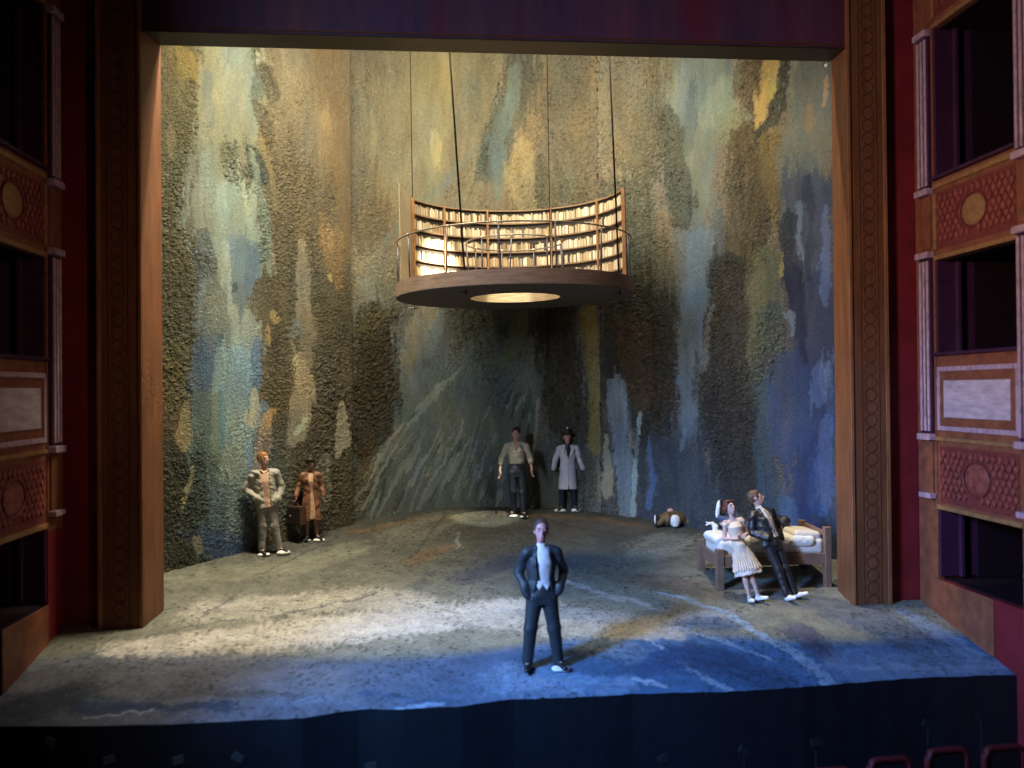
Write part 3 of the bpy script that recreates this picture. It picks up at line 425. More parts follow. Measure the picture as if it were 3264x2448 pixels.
ST_RIGHT=[
(((2.61,10.59,0.216),(2.64,10.39,0.614),(2.8,8.56,0.594),(2.85,8.02,0.177)),(0.139,0.126,0.083),0.7,0.7200000000000001,0.8),
(((3.56,10.28,0.106),(3.5,9.89,0.301),(3.23,8.04,0.392),(3.15,7.48,0.117)),(0.115,0.108,0.069),0.6,0.7200000000000001,1),
(((2.63,7.55,0.206),(2.7,7.15,0.585),(3.03,5.33,0.669),(3.13,4.78,0.2)),(0.079,0.087,0.062),0.7,0.765,1),
(((3.01,5.18,0.301),(3.03,4.76,0.858),(3.1,2.88,0.76),(3.12,2.31,0.228)),(0.034,0.033,0.023),0.7,0.855,1),
(((4.12,10.24,0.139),(4.1,9.88,0.394),(4.0,6.98,0.284),(3.97,3.8,0.242),(3.8,1.05,0.245),(3.75,0.22,0.074)),(0.116,0.157,0.182),0.7,0.63,0.25),
(((5.73,7.66,0.109),(5.73,6.96,0.309),(5.73,3.75,0.303),(5.67,0.8,0.325),(5.65,-0.09,0.098)),(0.047,0.07,0.131),0.7,0.675,0.3),
(((2.92,4.85,0.1),(2.94,4.57,0.286),(3.01,3.35,0.285),(3.04,2.98,0.086)),(0.091,0.065,0.04),0.6,0.54,1),
(((4.1,10.13,0.18),(4.1,9.97,0.514),(4.09,9.24,0.585),(4.09,8.51,0.482),(3.93,7.64,0.383),(4.0,7.07,0.379),(4.02,6.91,0.114)),(0.146,0.175,0.15),0.5,0.765,0.15),
(((3.86,9.84,0.042),(3.84,9.68,0.119),(3.76,8.97,0.118),(3.73,8.75,0.035)),(0.154,0.185,0.188),0.5,0.54,0.1),
(((4.47,9.24,0.088),(4.46,9.15,0.251),(4.42,8.71,0.23),(4.41,8.58,0.069)),(0.208,0.245,0.18),0.6,0.63,0.15),
(((4.04,9.46,0.034),(4.02,9.26,0.098),(3.94,8.37,0.116),(3.91,8.1,0.035)),(0.085,0.113,0.119),0.6,0.54,0.2),
(((3.59,9.04,0.055),(3.61,8.83,0.157),(3.71,7.87,0.193),(3.85,6.92,0.228),(3.89,6.64,0.068)),(0.067,0.074,0.057),0.5,0.765,1),
(((4.94,9.86,0.074),(4.92,9.73,0.212),(4.85,9.13,0.21),(4.98,8.66,0.113),(5.02,8.52,0.034)),(0.106,0.083,0.047),0.35,0.81,0.9),
(((4.7,8.61,0.08),(4.67,8.56,0.228),(4.52,8.33,0.209),(4.48,8.26,0.063)),(0.205,0.221,0.142),0.4,0.765,1),
(((4.87,8.32,0.112),(4.87,8.16,0.32),(4.9,7.45,0.354),(4.86,6.58,0.388),(4.78,5.89,0.367),(4.76,5.68,0.11)),(0.077,0.064,0.032),0.4,0.81,1),
(((5.24,9.68,0.047),(5.23,9.6,0.134),(5.17,9.22,0.152),(5.12,8.89,0.142),(5.05,8.56,0.075),(5.0,8.35,0.038),(4.98,8.29,0.011)),(0.419,0.302,0.102),0.35,0.855,0.2),
(((5.28,9.16,0.02),(5.28,9.11,0.057),(5.23,8.86,0.057),(5.22,8.78,0.017)),(0.449,0.422,0.104),0.35,0.7200000000000001,0.1),
(((5.44,9.61,0.023),(5.43,9.5,0.067),(5.37,9.0,0.104),(5.28,8.59,0.113),(5.08,8.2,0.131),(5.02,8.08,0.039)),(0.059,0.066,0.047),0.35,0.8280000000000001,1),
(((5.52,9.62,0.027),(5.52,9.51,0.076),(5.55,9.03,0.094),(5.56,8.6,0.065),(5.59,8.32,0.019),(5.6,8.24,0.006)),(0.285,0.259,0.177),0.35,0.81,0.1),
(((5.82,9.39,0.132),(5.81,9.13,0.375),(5.77,7.96,0.368),(5.67,7.31,0.329),(5.64,7.11,0.099)),(0.148,0.184,0.166),0.5,0.7200000000000001,0.15),
(((5.75,8.61,0.013),(5.76,8.56,0.037),(5.77,8.3,0.083),(5.76,8.13,0.037),(5.75,8.08,0.011)),(0.246,0.195,0.108),0.35,0.7200000000000001,0.1),
(((5.99,9.0,0.028),(5.98,8.67,0.056),(5.97,8.5,0.028)),(0.43,0.297,0.169),0.35,0.81,0.1),
(((5.17,8.19,0.046),(5.18,8.09,0.131),(5.22,7.65,0.13),(5.2,7.05,0.092),(5.33,6.34,0.046),(5.37,6.12,0.014)),(0.163,0.13,0.049),0.5,0.765,0.8),
(((5.41,8.12,0.046),(5.41,7.87,0.13),(5.43,6.75,0.109),(5.49,6.14,0.072),(5.51,5.96,0.022)),(0.128,0.158,0.152),0.5,0.63,0.3),
(((5.72,7.22,0.14),(5.73,6.96,0.4),(5.78,5.77,0.395),(5.8,5.41,0.118)),(0.056,0.075,0.123),0.5,0.81,0.2),
(((5.83,5.38,0.131),(5.84,5.09,0.375),(5.89,3.74,0.319),(5.81,2.07,0.356),(5.8,0.56,0.451),(5.79,0.11,0.136)),(0.035,0.055,0.126),0.6,0.765,0.2),
(((5.59,6.82,0.022),(5.6,6.72,0.064),(5.63,6.29,0.109),(5.59,5.79,0.072),(5.58,5.64,0.022)),(0.186,0.241,0.334),0.5,0.63,0.1),
(((5.95,6.67,0.019),(5.95,6.42,0.054),(5.93,5.25,0.089),(5.93,4.9,0.027)),(0.146,0.204,0.39),0.5,0.63,0.1),
(((5.74,7.31,0.026),(5.73,7.12,0.073),(5.69,6.28,0.081),(5.72,5.61,0.063),(5.72,5.4,0.019)),(0.029,0.037,0.065),0.5,0.7200000000000001,0.1),
(((5.42,6.65,0.038),(5.43,6.49,0.109),(5.47,5.8,0.126),(5.49,5.29,0.126),(5.49,5.14,0.038)),(0.021,0.029,0.049),0.4,0.765,0.6),
(((5.49,5.61,0.044),(5.51,5.46,0.126),(5.57,4.77,0.125),(5.61,4.09,0.063),(5.62,3.89,0.019)),(0.019,0.025,0.063),0.5,0.765,0.3),
(((5.41,4.86,0.019),(5.42,4.78,0.054),(5.46,4.44,0.045),(5.47,4.33,0.013)),(0.187,0.279,0.403),0.4,0.63,0.2),
(((5.86,3.85,0.05),(5.86,3.74,0.142),(5.85,3.24,0.124),(5.85,3.09,0.037)),(0.154,0.225,0.414),0.6,0.45,0.1),
(((5.95,2.89,0.031),(5.94,2.74,0.089),(5.91,2.07,0.16),(5.87,1.4,0.197),(5.86,1.2,0.059)),(0.091,0.14,0.266),0.35,0.765,0.1),
(((5.63,2.72,0.062),(5.62,2.48,0.179),(5.61,1.38,0.234),(5.61,1.05,0.07)),(0.024,0.044,0.13),0.5,0.63,0.2),
(((4.42,6.91,0.033),(4.4,6.74,0.093),(4.32,5.94,0.167),(4.17,5.24,0.093),(4.12,5.02,0.028)),(0.087,0.116,0.131),0.5,0.7200000000000001,0.4),
(((4.11,6.49,0.066),(4.1,6.33,0.188),(4.06,5.61,0.224),(3.94,4.89,0.187),(3.86,4.16,0.149),(3.82,3.43,0.15),(3.89,2.7,0.168),(3.91,2.48,0.05)),(0.129,0.186,0.246),0.35,0.792,0.25),
(((4.05,4.86,0.026),(4.05,4.7,0.074),(4.08,3.97,0.046),(4.09,3.76,0.014)),(0.134,0.209,0.339),0.4,0.63,0.2),
(((4.59,5.97,0.097),(4.57,5.73,0.277),(4.49,4.67,0.331),(4.41,3.34,0.404),(4.61,2.18,0.458),(4.67,1.3,0.368),(4.69,1.04,0.11)),(0.025,0.027,0.026),0.5,0.855,1),
(((4.26,5.07,0.016),(4.24,4.87,0.046),(4.16,3.97,0.056),(4.13,3.7,0.017)),(0.168,0.195,0.215),0.5,0.63,0.4),
(((5.06,6.04,0.07),(5.06,5.85,0.201),(5.05,4.98,0.218),(4.97,4.2,0.145),(4.95,3.97,0.043)),(0.109,0.124,0.069),0.5,0.765,0.6),
(((5.36,5.82,0.027),(5.32,5.48,0.036)),(0.368,0.32,0.105),0.35,0.7200000000000001,0.4),
(((5.17,4.99,0.063),(5.15,4.8,0.181),(5.04,3.94,0.235),(4.97,3.33,0.181),(4.94,3.15,0.054)),(0.07,0.1,0.096),0.5,0.7200000000000001,1),
(((5.03,3.52,0.063),(5.04,3.33,0.181),(5.06,2.46,0.163),(5.09,1.51,0.163),(5.22,1.0,0.2),(5.26,0.85,0.06)),(0.05,0.086,0.119),0.4,0.765,0.4),
(((5.38,4.04,0.094),(5.37,3.76,0.269),(5.36,2.47,0.27),(5.36,2.09,0.081)),(0.038,0.066,0.157),0.6,0.7200000000000001,0.2),
(((3.56,2.19,0.199),(3.59,1.95,0.568),(3.73,0.86,0.663),(3.77,0.53,0.199)),(0.044,0.061,0.078),0.6,0.765,0.4),
(((2.62,3.75,0.067),(2.62,3.54,0.191),(2.66,2.59,0.21),(2.74,1.46,0.173),(2.77,0.8,0.116),(2.78,0.6,0.035)),(0.235,0.309,0.34),0.4,0.792,0.25),
(((3.07,3.04,0.017),(3.05,2.88,0.048),(2.98,2.12,0.048),(2.92,0.99,0.048),(2.9,0.65,0.014)),(0.368,0.488,0.479),0.35,0.765,0.1),
(((3.21,2.5,0.017),(3.22,2.32,0.048),(3.27,1.47,0.057),(3.23,1.1,0.057),(3.22,0.99,0.017)),(0.097,0.178,0.319),0.35,0.63,0.1),
(((2.9,2.66,0.017),(2.9,2.59,0.048),(2.93,2.31,0.038),(2.94,2.23,0.011)),(0.449,0.391,0.279),0.35,0.63,0.1),
(((2.85,3.23,0.027),(2.88,3.07,0.076),(3.0,2.31,0.086),(3.12,1.38,0.067),(3.16,1.1,0.02)),(0.041,0.052,0.058),0.5,0.63,0.6),
(((2.37,2.5,0.017),(2.37,2.4,0.048),(2.41,1.92,0.115),(2.4,1.35,0.096),(2.4,1.18,0.029)),(0.453,0.441,0.272),0.35,0.81,0.1),
(((3.82,2.69,0.016),(3.81,2.61,0.047),(3.77,2.24,0.056),(3.76,2.13,0.017)),(0.173,0.259,0.347),0.4,0.54,0.2),
(((5.34,1.45,0.044),(5.35,1.36,0.127),(5.41,0.94,0.145),(5.43,0.81,0.043)),(0.068,0.127,0.235),0.4,0.63,0.2)]
ST_FLOOR=[
(((-2.73,3.79,0.092),(-1.5,4.45,0.113),(0.37,4.61,0.115),(2.21,4.21,0.114),(3.03,3.67,0.112)),(0.17,0.1,0.05),0.7,0.85,0.5),
(((-5.59,-0.61,0.22),(-3.41,-0.35,0.431),(-1.42,-0.04,0.434),(0.37,0.31,0.372)),(0.62,0.57,0.5),0.8,0.9,0.5),  # pale stroke puts the lamp-lit band into the floor colour
(((0.35,0.15,0.295),(2.02,-0.44,0.289),(3.23,-0.21,0.225)),(0.36,0.36,0.36),0.8,0.8,0.5),  # weaker right end of the lit band, also put into the colour
(((-0.13,4.14,0.559),(1.67,3.76,0.646),(2.85,2.93,0.536)),(0.085,0.078,0.066),0.8,0.9,0.5),  # dark stroke colours in the shade cast by the hanging platform
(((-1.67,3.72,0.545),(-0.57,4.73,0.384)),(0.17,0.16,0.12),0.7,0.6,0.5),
(((-1.54,2.21,0.167),(-1.22,2.63,0.188),(-0.8,2.94,0.122)),(0.2,0.13,0.08),0.7,0.7,0.5),
(((-0.68,1.45,0.239),(0.16,2.1,0.249),(1.38,2.02,0.334)),(0.1,0.1,0.11),0.6,0.8,0.5),
(((-1.44,1.13,0.094),(-1.22,1.68,0.113)),(0.11,0.12,0.12),0.5,0.7,0.5),
(((1.73,1.68,0.328),(2.54,1.04,0.32),(3.5,0.61,0.317)),(0.15,0.12,0.09),0.7,0.8,0.5),
(((1.14,1.52,0.129),(1.57,1.3,0.112)),(0.22,0.17,0.12),0.7,0.5,0.5),
(((2.74,2.47,0.435),(3.28,2.9,0.449)),(0.26,0.26,0.2),0.7,0.7,0.5),
(((1.03,1.34,0.048),(1.66,0.56,0.077),(2.42,0.0,0.06)),(0.42,0.41,0.38),0.5,0.7,0.5),
(((2.52,0.68,0.039),(3.28,-0.06,0.068),(3.57,-0.84,0.073),(3.89,-1.55,0.098),(3.98,-2.23,0.108)),(0.3,0.4,0.52),0.3,0.85,0.5),
(((1.84,-0.86,0.028),(2.1,-1.42,0.034),(2.4,-1.94,0.04),(2.64,-2.42,0.045)),(0.3,0.4,0.55),0.25,0.9,0.5),
(((2.46,-0.62,0.036),(2.96,-1.01,0.05),(3.52,-1.65,0.041)),(0.26,0.36,0.5),0.3,0.8,0.5),
(((2.42,-1.45,0.409),(2.93,-1.86,0.403),(3.29,-2.24,0.264)),(0.035,0.07,0.15),0.5,0.8,0.5),
(((1.63,-1.77,0.158),(1.88,-1.54,0.201),(2.33,-1.31,0.179)),(0.045,0.09,0.2),0.3,0.75,0.5),
(((2.57,-0.48,0.146),(3.12,-0.52,0.22)),(0.07,0.11,0.2),0.5,0.7,0.5),
(((4.18,-0.89,0.295),(4.27,-1.31,0.216),(4.29,-1.71,0.141)),(0.07,0.07,0.12),0.5,0.8,0.5),
(((5.29,-0.36,0.47),(5.78,-1.42,0.45)),(0.1,0.13,0.19),0.7,0.7,0.5),
(((6.08,-0.25,0.161),(6.27,-1.18,0.185),(6.39,-1.86,0.15)),(0.22,0.3,0.44),0.5,0.7,0.5),
(((4.54,-1.85,0.422),(6.08,-2.03,0.44)),(0.2,0.26,0.36),0.6,0.6,0.5),
(((4.48,0.36,0.399),(5.08,-0.02,0.397)),(0.13,0.14,0.15),0.7,0.7,0.5),
(((-0.18,-1.87,0.383),(0.7,-2.05,0.318),(1.3,-2.1,0.192)),(0.26,0.36,0.52),0.7,0.7,0.5),
(((1.45,-1.99,0.052),(1.78,-2.13,0.051)),(0.42,0.5,0.62),0.5,0.8,0.5),
(((1.06,-1.09,0.273),(1.49,-1.25,0.272)),(0.22,0.28,0.38),0.6,0.6,0.5),
(((-6.17,-1.44,0.425),(-4.39,-1.57,0.404),(-2.59,-1.7,0.389)),(0.22,0.22,0.24),0.8,0.7,0.5),
(((-4.32,-1.8,0.132),(-3.71,-1.96,0.104),(-3.25,-1.99,0.09)),(0.12,0.11,0.1),0.6,0.6,0.5),
(((-6.18,-2.2,0.405),(-5.74,-1.81,0.342)),(0.06,0.07,0.1),0.8,0.9,0.5),
(((-5.44,-2.15,0.199),(-4.5,-2.17,0.091),(-3.75,-2.27,0.101)),(0.05,0.08,0.15),0.5,0.85,0.5),
(((-5.3,-2.38,0.033),(-4.94,-2.34,0.032),(-4.59,-2.24,0.026)),(0.42,0.48,0.55),0.4,0.85,0.5),
(((-3.1,-2.16,0.126),(-2.42,-2.16,0.088)),(0.2,0.24,0.32),0.6,0.6,0.5),
(((-2.08,-2.08,0.05),(-1.38,-2.29,0.062),(-0.8,-2.28,0.049)),(0.07,0.12,0.22),0.5,0.7,0.5),
(((-1.6,-2.43,0.049),(-1.04,-2.39,0.049)),(0.36,0.46,0.6),0.5,0.8,0.5),
(((-5.52,1.78,0.338),(-3.83,2.06,0.419),(-2.73,2.84,0.347)),(0.24,0.23,0.17),0.8,0.6,0.5),
(((-4.6,0.49,0.385),(-2.17,0.83,0.384),(-0.72,0.06,0.364),(0.96,-0.51,0.284),(2.28,-0.75,0.214)),(0.48,0.45,0.39),0.9,0.75,0.5),  # widens the lit band within the floor colour
(((-6.29,-1.01,0.015),(-5.61,-0.54,0.022),(-5.21,-0.22,0.022),(-4.69,0.03,0.023),(-4.06,0.22,0.015)),(0.03,0.045,0.085),0.5,0.55,0.5),
(((-4.62,-0.12,0.015),(-4.62,0.41,0.038),(-4.45,0.73,0.031),(-4.24,1.23,0.016)),(0.03,0.045,0.085),0.5,0.55,0.5),
(((-3.97,0.45,0.015),(-3.53,0.34,0.015),(-3.26,0.4,0.03),(-2.73,0.61,0.03),(-2.38,0.75,0.031),(-2.18,0.91,0.039),(-2.07,1.03,0.023)),(0.03,0.045,0.085),0.5,0.6,0.5),
(((-4.12,1.78,0.017),(-3.86,2.27,0.025),(-3.53,2.67,0.026),(-3.19,3.21,0.027),(-2.97,3.56,0.018)),(0.03,0.045,0.085),0.5,0.6,0.5),
(((-2.97,3.56,0.018),(-2.14,4.27,0.019),(-1.51,4.73,0.019)),(0.03,0.045,0.085),0.5,0.5,0.5),
(((-0.95,4.61,0.029),(-1.31,3.45,0.036),(-1.47,2.64,0.026)),(0.05,0.05,0.055),0.4,0.7,0.5),
(((-0.69,3.66,0.027),(-0.72,2.7,0.034)),(0.3,0.36,0.42),0.4,0.6,0.5),
(((-2.12,0.16,0.059),(-1.43,0.27,0.059)),(0.42,0.4,0.38),0.5,0.5,0.5)]
# ------------------------------------------------------------------ the stage floor
FRONT=[(-6.8,-2.47),(-6.26,-2.485),(-5.05,-2.555),(-3.95,-2.588),(-3.31,-2.557),(-2.76,-2.568),(-2.08,-2.415),(-1.52,-2.457),(-.81,-2.436),(-.19,-2.333),(.84,-2.343),(1.35,-2.315),(2.49,-2.353),(3.57,-2.32),(4.55,-2.241),(5.37,-2.194),(6.58,-2.222)]
def front_y(x): return np.interp(x,[p[0] for p in FRONT],[p[1] for p in FRONT])
nu,nv=620,430
ux=np.linspace(-6.58,6.575,nu); vv=np.linspace(0,1,nv)
X=np.repeat(ux,nv); V_=np.tile(vv,nu); fy=front_y(X); fy=fy+.012*(vn(X*5,X*0,1)-.5)
Y=fy+(5.35-fy)*V_
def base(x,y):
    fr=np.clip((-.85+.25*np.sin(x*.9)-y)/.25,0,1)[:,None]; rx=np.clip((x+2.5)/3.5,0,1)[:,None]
    bk=np.array([.23,.225,.18])*(1-.72*np.clip(y/4.2,0,1))[:,None]*(1-.25*rx*0)  # rear floor colour darkened in place of the shade at the back
    fc=np.array([.16,.17,.21])*(1-rx)+np.array([.07,.15,.29])*rx  # forestage blue: paint deepened with part of the cool light put in
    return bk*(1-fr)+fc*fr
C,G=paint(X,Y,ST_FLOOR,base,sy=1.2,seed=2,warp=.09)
m1=fbm(X*5,Y*7,1,5); m2=vn(X*38,Y*38,3); m3=vn(X*75,Y*75,4)
C*= (1+.7*(m1-.5)+.30*(m2-.5))[:,None]
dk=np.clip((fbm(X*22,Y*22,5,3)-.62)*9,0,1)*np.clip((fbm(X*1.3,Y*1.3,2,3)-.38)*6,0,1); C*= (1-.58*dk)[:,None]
wt=np.clip((m3*m2-.84)*30,0,1)*(vn(X*9,Y*9,0)>.6); C=C*(1-wt[:,None])+.5*wt[:,None]
Zz=fz(Y)+.010*(fbm(X*9,Y*9,3,4)-.5)*2+.013*m2*(.3+dk)
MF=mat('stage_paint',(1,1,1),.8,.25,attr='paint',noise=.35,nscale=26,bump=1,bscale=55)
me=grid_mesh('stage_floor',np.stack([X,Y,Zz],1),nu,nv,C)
fl=link('stage_floor',me,MF); tag(fl,kind='structure',label='sloping painted stage floor with blue washes, its lit cream band and rear shade coloured in',cat='stage floor')
# dark front of the stage following the wavy edge
Mnavy=mat('navy_card',(.004,.005,.010),.55,.4,noise=.3,nscale=3,bump=.3,bscale=30)
b=MB(); xs=np.linspace(-6.58,6.575,200); vs=[]
for x in xs:
    y=float(front_y(x)+.012*(vn(np.array([x*5.]),np.array([0.]),1)[0]-.5))
    vs.append((b.bm.verts.new((x,y-.012,fz(y)+.004)),b.bm.verts.new((x,y-.012,-3.2)),b.bm.verts.new((x,y+.02,-3.2)),b.bm.verts.new((x,y+.02,fz(y)-.03))))
for p,q in zip(vs[:-1],vs[1:]):
    for i in range(4): b.bm.faces.new((p[i],p[(i+1)%4],q[(i+1)%4],q[i]))
tag(b.build('stage_front',Mnavy),kind='structure',label='dark navy front of the stage below its wavy edge',cat='stage front')
tag(MB().box((-9,-16,-3.3),(9,-2.3,-3.21)).build('auditorium_floor',mat('pit_black',(.010,.010,.014),.8)),kind='structure',label='dark auditorium floor in front of the stage',cat='floor')
tag(MB().box((-9,-2.3,-3.3),(9,8,-3.21)).build('under_stage_floor',mat('pit_black',(.010,.010,.014),.8)),kind='structure',label='dark floor under the stage',cat='floor')
# ------------------------------------------------------------------ painted rock backdrop in three panels
PLAN=[(-6.0,1.9),(-5.725,2.089),(-5.113,2.56),(-4.415,3.063),(-3.665,3.604),(-2.77,4.234)]
PLAN2=[(-2.95,4.30),(-2.2,4.72),(-1.514,5.03),(-.552,5.185),(.506,5.14),(1.5,4.98),(2.30,4.66)]
PLAN3=[(2.30,4.62),(3.0,4.31),(3.502,4.03),(3.943,3.64),(4.9,2.80),(5.984,1.923),(6.5,1.4)]
def panel(label,plan,strokes,base,seed):
    P=np.array(plan); d=np.r_[0,np.cumsum(np.hypot(*np.diff(P,axis=0).T))]; n=int(d[-1]/.0165); s=np.linspace(0,d[-1],n)
    x=np.interp(s,d,P[:,0]); y=np.interp(s,d,P[:,1])
    k=31; pad=lambda a:np.r_[np.linspace(2*a[0]-a[k],a[0],k+1)[:-1],a,np.linspace(a[-1],2*a[-1]-a[-1-k],k+1)[1:]]
    ker=np.ones(2*k+1)/(2*k+1); x=np.convolve(pad(x),ker,'valid'); y=np.convolve(pad(y),ker,'valid')
    tx=np.gradient(x); ty=np.gradient(y); L=np.hypot(tx,ty); nx,ny=ty/L,-tx/L
    z=np.arange(-.2,10.75,.0185); m=z.size
    X=np.repeat(x,m); Y=np.repeat(y,m); Z=np.tile(z,n); S=np.repeat(s,m); NX=np.repeat(nx,m); NY=np.repeat(ny,m)
    C,G=paint(X,Z,strokes,base,seed=seed,warp=.08)
    rough=np.clip(G,.12,1)**1.4*np.clip(.2+1.6*fbm(S*1.5,Z*1.0,seed+2,3),0,1.3)
    g1=vn(S*33,Z*30,seed); g2=vn(S*18+3,Z*16,seed+1); g3=vn(S*55,Z*52,seed+2); g4=rng.random(S.size)
    lump=np.clip(g1*.7+g3*.3-.50,0,1)*3+np.clip(g2-.72,0,1)*2.5
    disp=.016*rough*lump+.014*rough*(g3-.5)+.003*(g4-.5)*(rough+.15)+.010*(fbm(S*3,Z*1.2,seed+3,3)-.5)
    C=C*(1+.55*(fbm(S*3.5,Z*1.3,seed+4,5)-.5)+.22*(fbm(S*16,Z*3,seed+5,3)-.5))[:,None]
    C=C*(1+.45*rough*(g1-.5)+.30*rough*(g3-.5)-.10*rough+.10*(g4-.5))[:,None]
    grit_shade=(vn(S*31,Z*27,seed+4)*.75+g4*.25>.74)*np.clip(rough*1.2,0.12,1); grit_shade2=(vn(S*46,Z*40,seed+5)*.7+g4*.3>.72)*np.clip(rough,0.06,1); C=C*(1-.6*grit_shade[:,None])*(1-.5*grit_shade2[:,None])  # dark specks put the shadows of the grit lumps into the colour
    fleck=(vn(S*24,Z*24,seed+3)*vn(S*9,Z*9,seed+5)>.80)*1.; C=C*(1+.35*fleck[:,None])
    hue=(fbm(S*2.3,Z*1.1,seed+1,4)-.5)[:,None]; C=C*(1+hue*np.array([.38,.1,-.38]))
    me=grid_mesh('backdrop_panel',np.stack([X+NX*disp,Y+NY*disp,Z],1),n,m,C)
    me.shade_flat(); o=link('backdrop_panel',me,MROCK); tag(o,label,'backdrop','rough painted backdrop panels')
    md=o.modifiers.new('thick','SOLIDIFY'); md.thickness=.05; md.offset=-1 if FLIP else 1
    return o
FLIP=False
MROCK=mat('rock_paint',(1,1,1),.82,.3,attr='paint',noise=.30,nscale=30,bump=1,bscale=70)
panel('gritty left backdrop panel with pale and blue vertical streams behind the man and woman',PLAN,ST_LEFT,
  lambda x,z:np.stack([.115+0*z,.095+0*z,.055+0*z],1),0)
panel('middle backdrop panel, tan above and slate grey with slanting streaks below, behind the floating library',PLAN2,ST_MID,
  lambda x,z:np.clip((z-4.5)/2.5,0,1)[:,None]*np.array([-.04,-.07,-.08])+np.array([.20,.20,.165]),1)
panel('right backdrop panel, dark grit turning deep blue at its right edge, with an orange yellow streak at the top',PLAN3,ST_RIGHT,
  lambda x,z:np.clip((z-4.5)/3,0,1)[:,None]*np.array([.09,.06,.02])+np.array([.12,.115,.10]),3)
# ------------------------------------------------------------------ proscenium arch
MW=mat('arch_wood',(.165,.064,.026),.5,.4,noise=.38,nscale=3.2,bump=.35,bscale=26,stretch=(2.5,2.5,.35))
MWD=mat('arch_wood_groove',(.10,.036,.018),.6,.3,noise=.3,nscale=4)
MWL=mat('arch_wood_edge',(.26,.11,.048),.45,.5,noise=.35,nscale=6,stretch=(2,2,.4))
MRED=mat('dark_red_wall',(.16,.012,.018),.6,.3,noise=.3,nscale=2,bump=.2,bscale=20)
MHEAD=mat('painted_header',(.085,.032,.055),.6,.3,noise=.55,nscale=1.1,stretch=(1.6,1,.18),col2=(.035,.022,.075),bump=.25,bscale=30)
# red streaks in the header paint
nt=MHEAD.node_tree; N=nt.nodes; b_=N['Principled BSDF']; lk=[l for l in nt.links if l.to_socket==b_.inputs['Base Color']][0]; srcs=lk.from_socket
tc=N.new('ShaderNodeTexCoord'); mp=N.new('ShaderNodeMapping'); mp.inputs['Scale'].default_value=(.9,1,.12); mp.inputs['Location'].default_value=(3.3,0,0); n=N.new('ShaderNodeTexNoise'); n.inputs['Scale'].default_value=1.4; n.inputs['Detail'].default_value=7
cr=N.new('ShaderNodeValToRGB'); cr.color_ramp.elements[0].position=.52; cr.color_ramp.elements[1].position=.66
mx=N.new('ShaderNodeMix'); mx.data_type='RGBA'; mx.inputs[7].default_value=(.10,.018,.042,1)
nt.links.new(tc.outputs['Object'],mp.inputs[0]); nt.links.new(mp.outputs[0],n.inputs['Vector']); nt.links.new(n.outputs['Fac'],cr.inputs[0]); nt.links.new(cr.outputs[0],mx.inputs[0]); nt.links.new(srcs,mx.inputs[6]); nt.links.new(mx.outputs[2],b_.inputs['Base Color'])
arch=thing('proscenium_arch','brown wooden arch framing the whole stage, with ringed side strips and a dark purple header','stage arch',(0,0,0))
ZT=8.80
for sx in (-1,1):
    inner=5.40; outer=6.05; bot=-.25
    xb=5.28 if sx<0 else 5.42
    b=MB().prism([(sx*inner,0),(sx*xb,.57),(sx*outer,.57),(sx*outer,0)],'z',bot,10.7); pl=b.build('pilaster',MW,arch,.008)
    # raised borders, centre strip and rings
    cxm=5.735
    for a0,a1 in ((5.405,5.455),(5.985,6.045)): MB().box((min(sx*a0,sx*a1),-.022,bot),(max(sx*a0,sx*a1),-.002,10.7)).build('edge_moulding',MWL,pl,.006)
    for a0 in (5.60,5.885): MB().box((sx*a0-.006,-.006,bot),(sx*a0+.006,.004,10.7)).build('groove',MWD,pl)
    b=MB()
    zc=.06
    while zc<10.6:
        b.tube([(sx*cxm+.094*math.cos(t*math.pi/12),-.004,zc+.094*math.sin(t*math.pi/12)) for t in range(24)],.0075,6,True); zc+=.203
    b.build('ring_moulding',MWD,pl)
    b=MB().box((min(sx*6.05,sx*6.60),.12,-.3),(max(sx*6.05,sx*6.60),.30,10.7)); b.build('recess_wall',MRED,arch)
b=MB().box((-5.398,.045,ZT+.02),(5.398,.50,10.7)).build('header',MHEAD,arch,.01)
MB().box((-5.398,.025,ZT-.012),(5.398,.56,ZT+.018)).build('soffit',mat('soffit_wood',(.035,.024,.016),.55,.4,noise=.4,nscale=2.5,stretch=(.5,1,1)),arch,.008)
MB().box((-5.398,.030,ZT+.05),(5.398,.046,ZT+.075)).build('header_groove',MWD,b)
tag(MB().ball((5.36,.60,8.74),.038,(1,1,.9),8).build('putty_ball',mat('putty',(.62,.60,.55),.6),smooth=True),'small white ball of putty in the upper right corner under the header','putty')
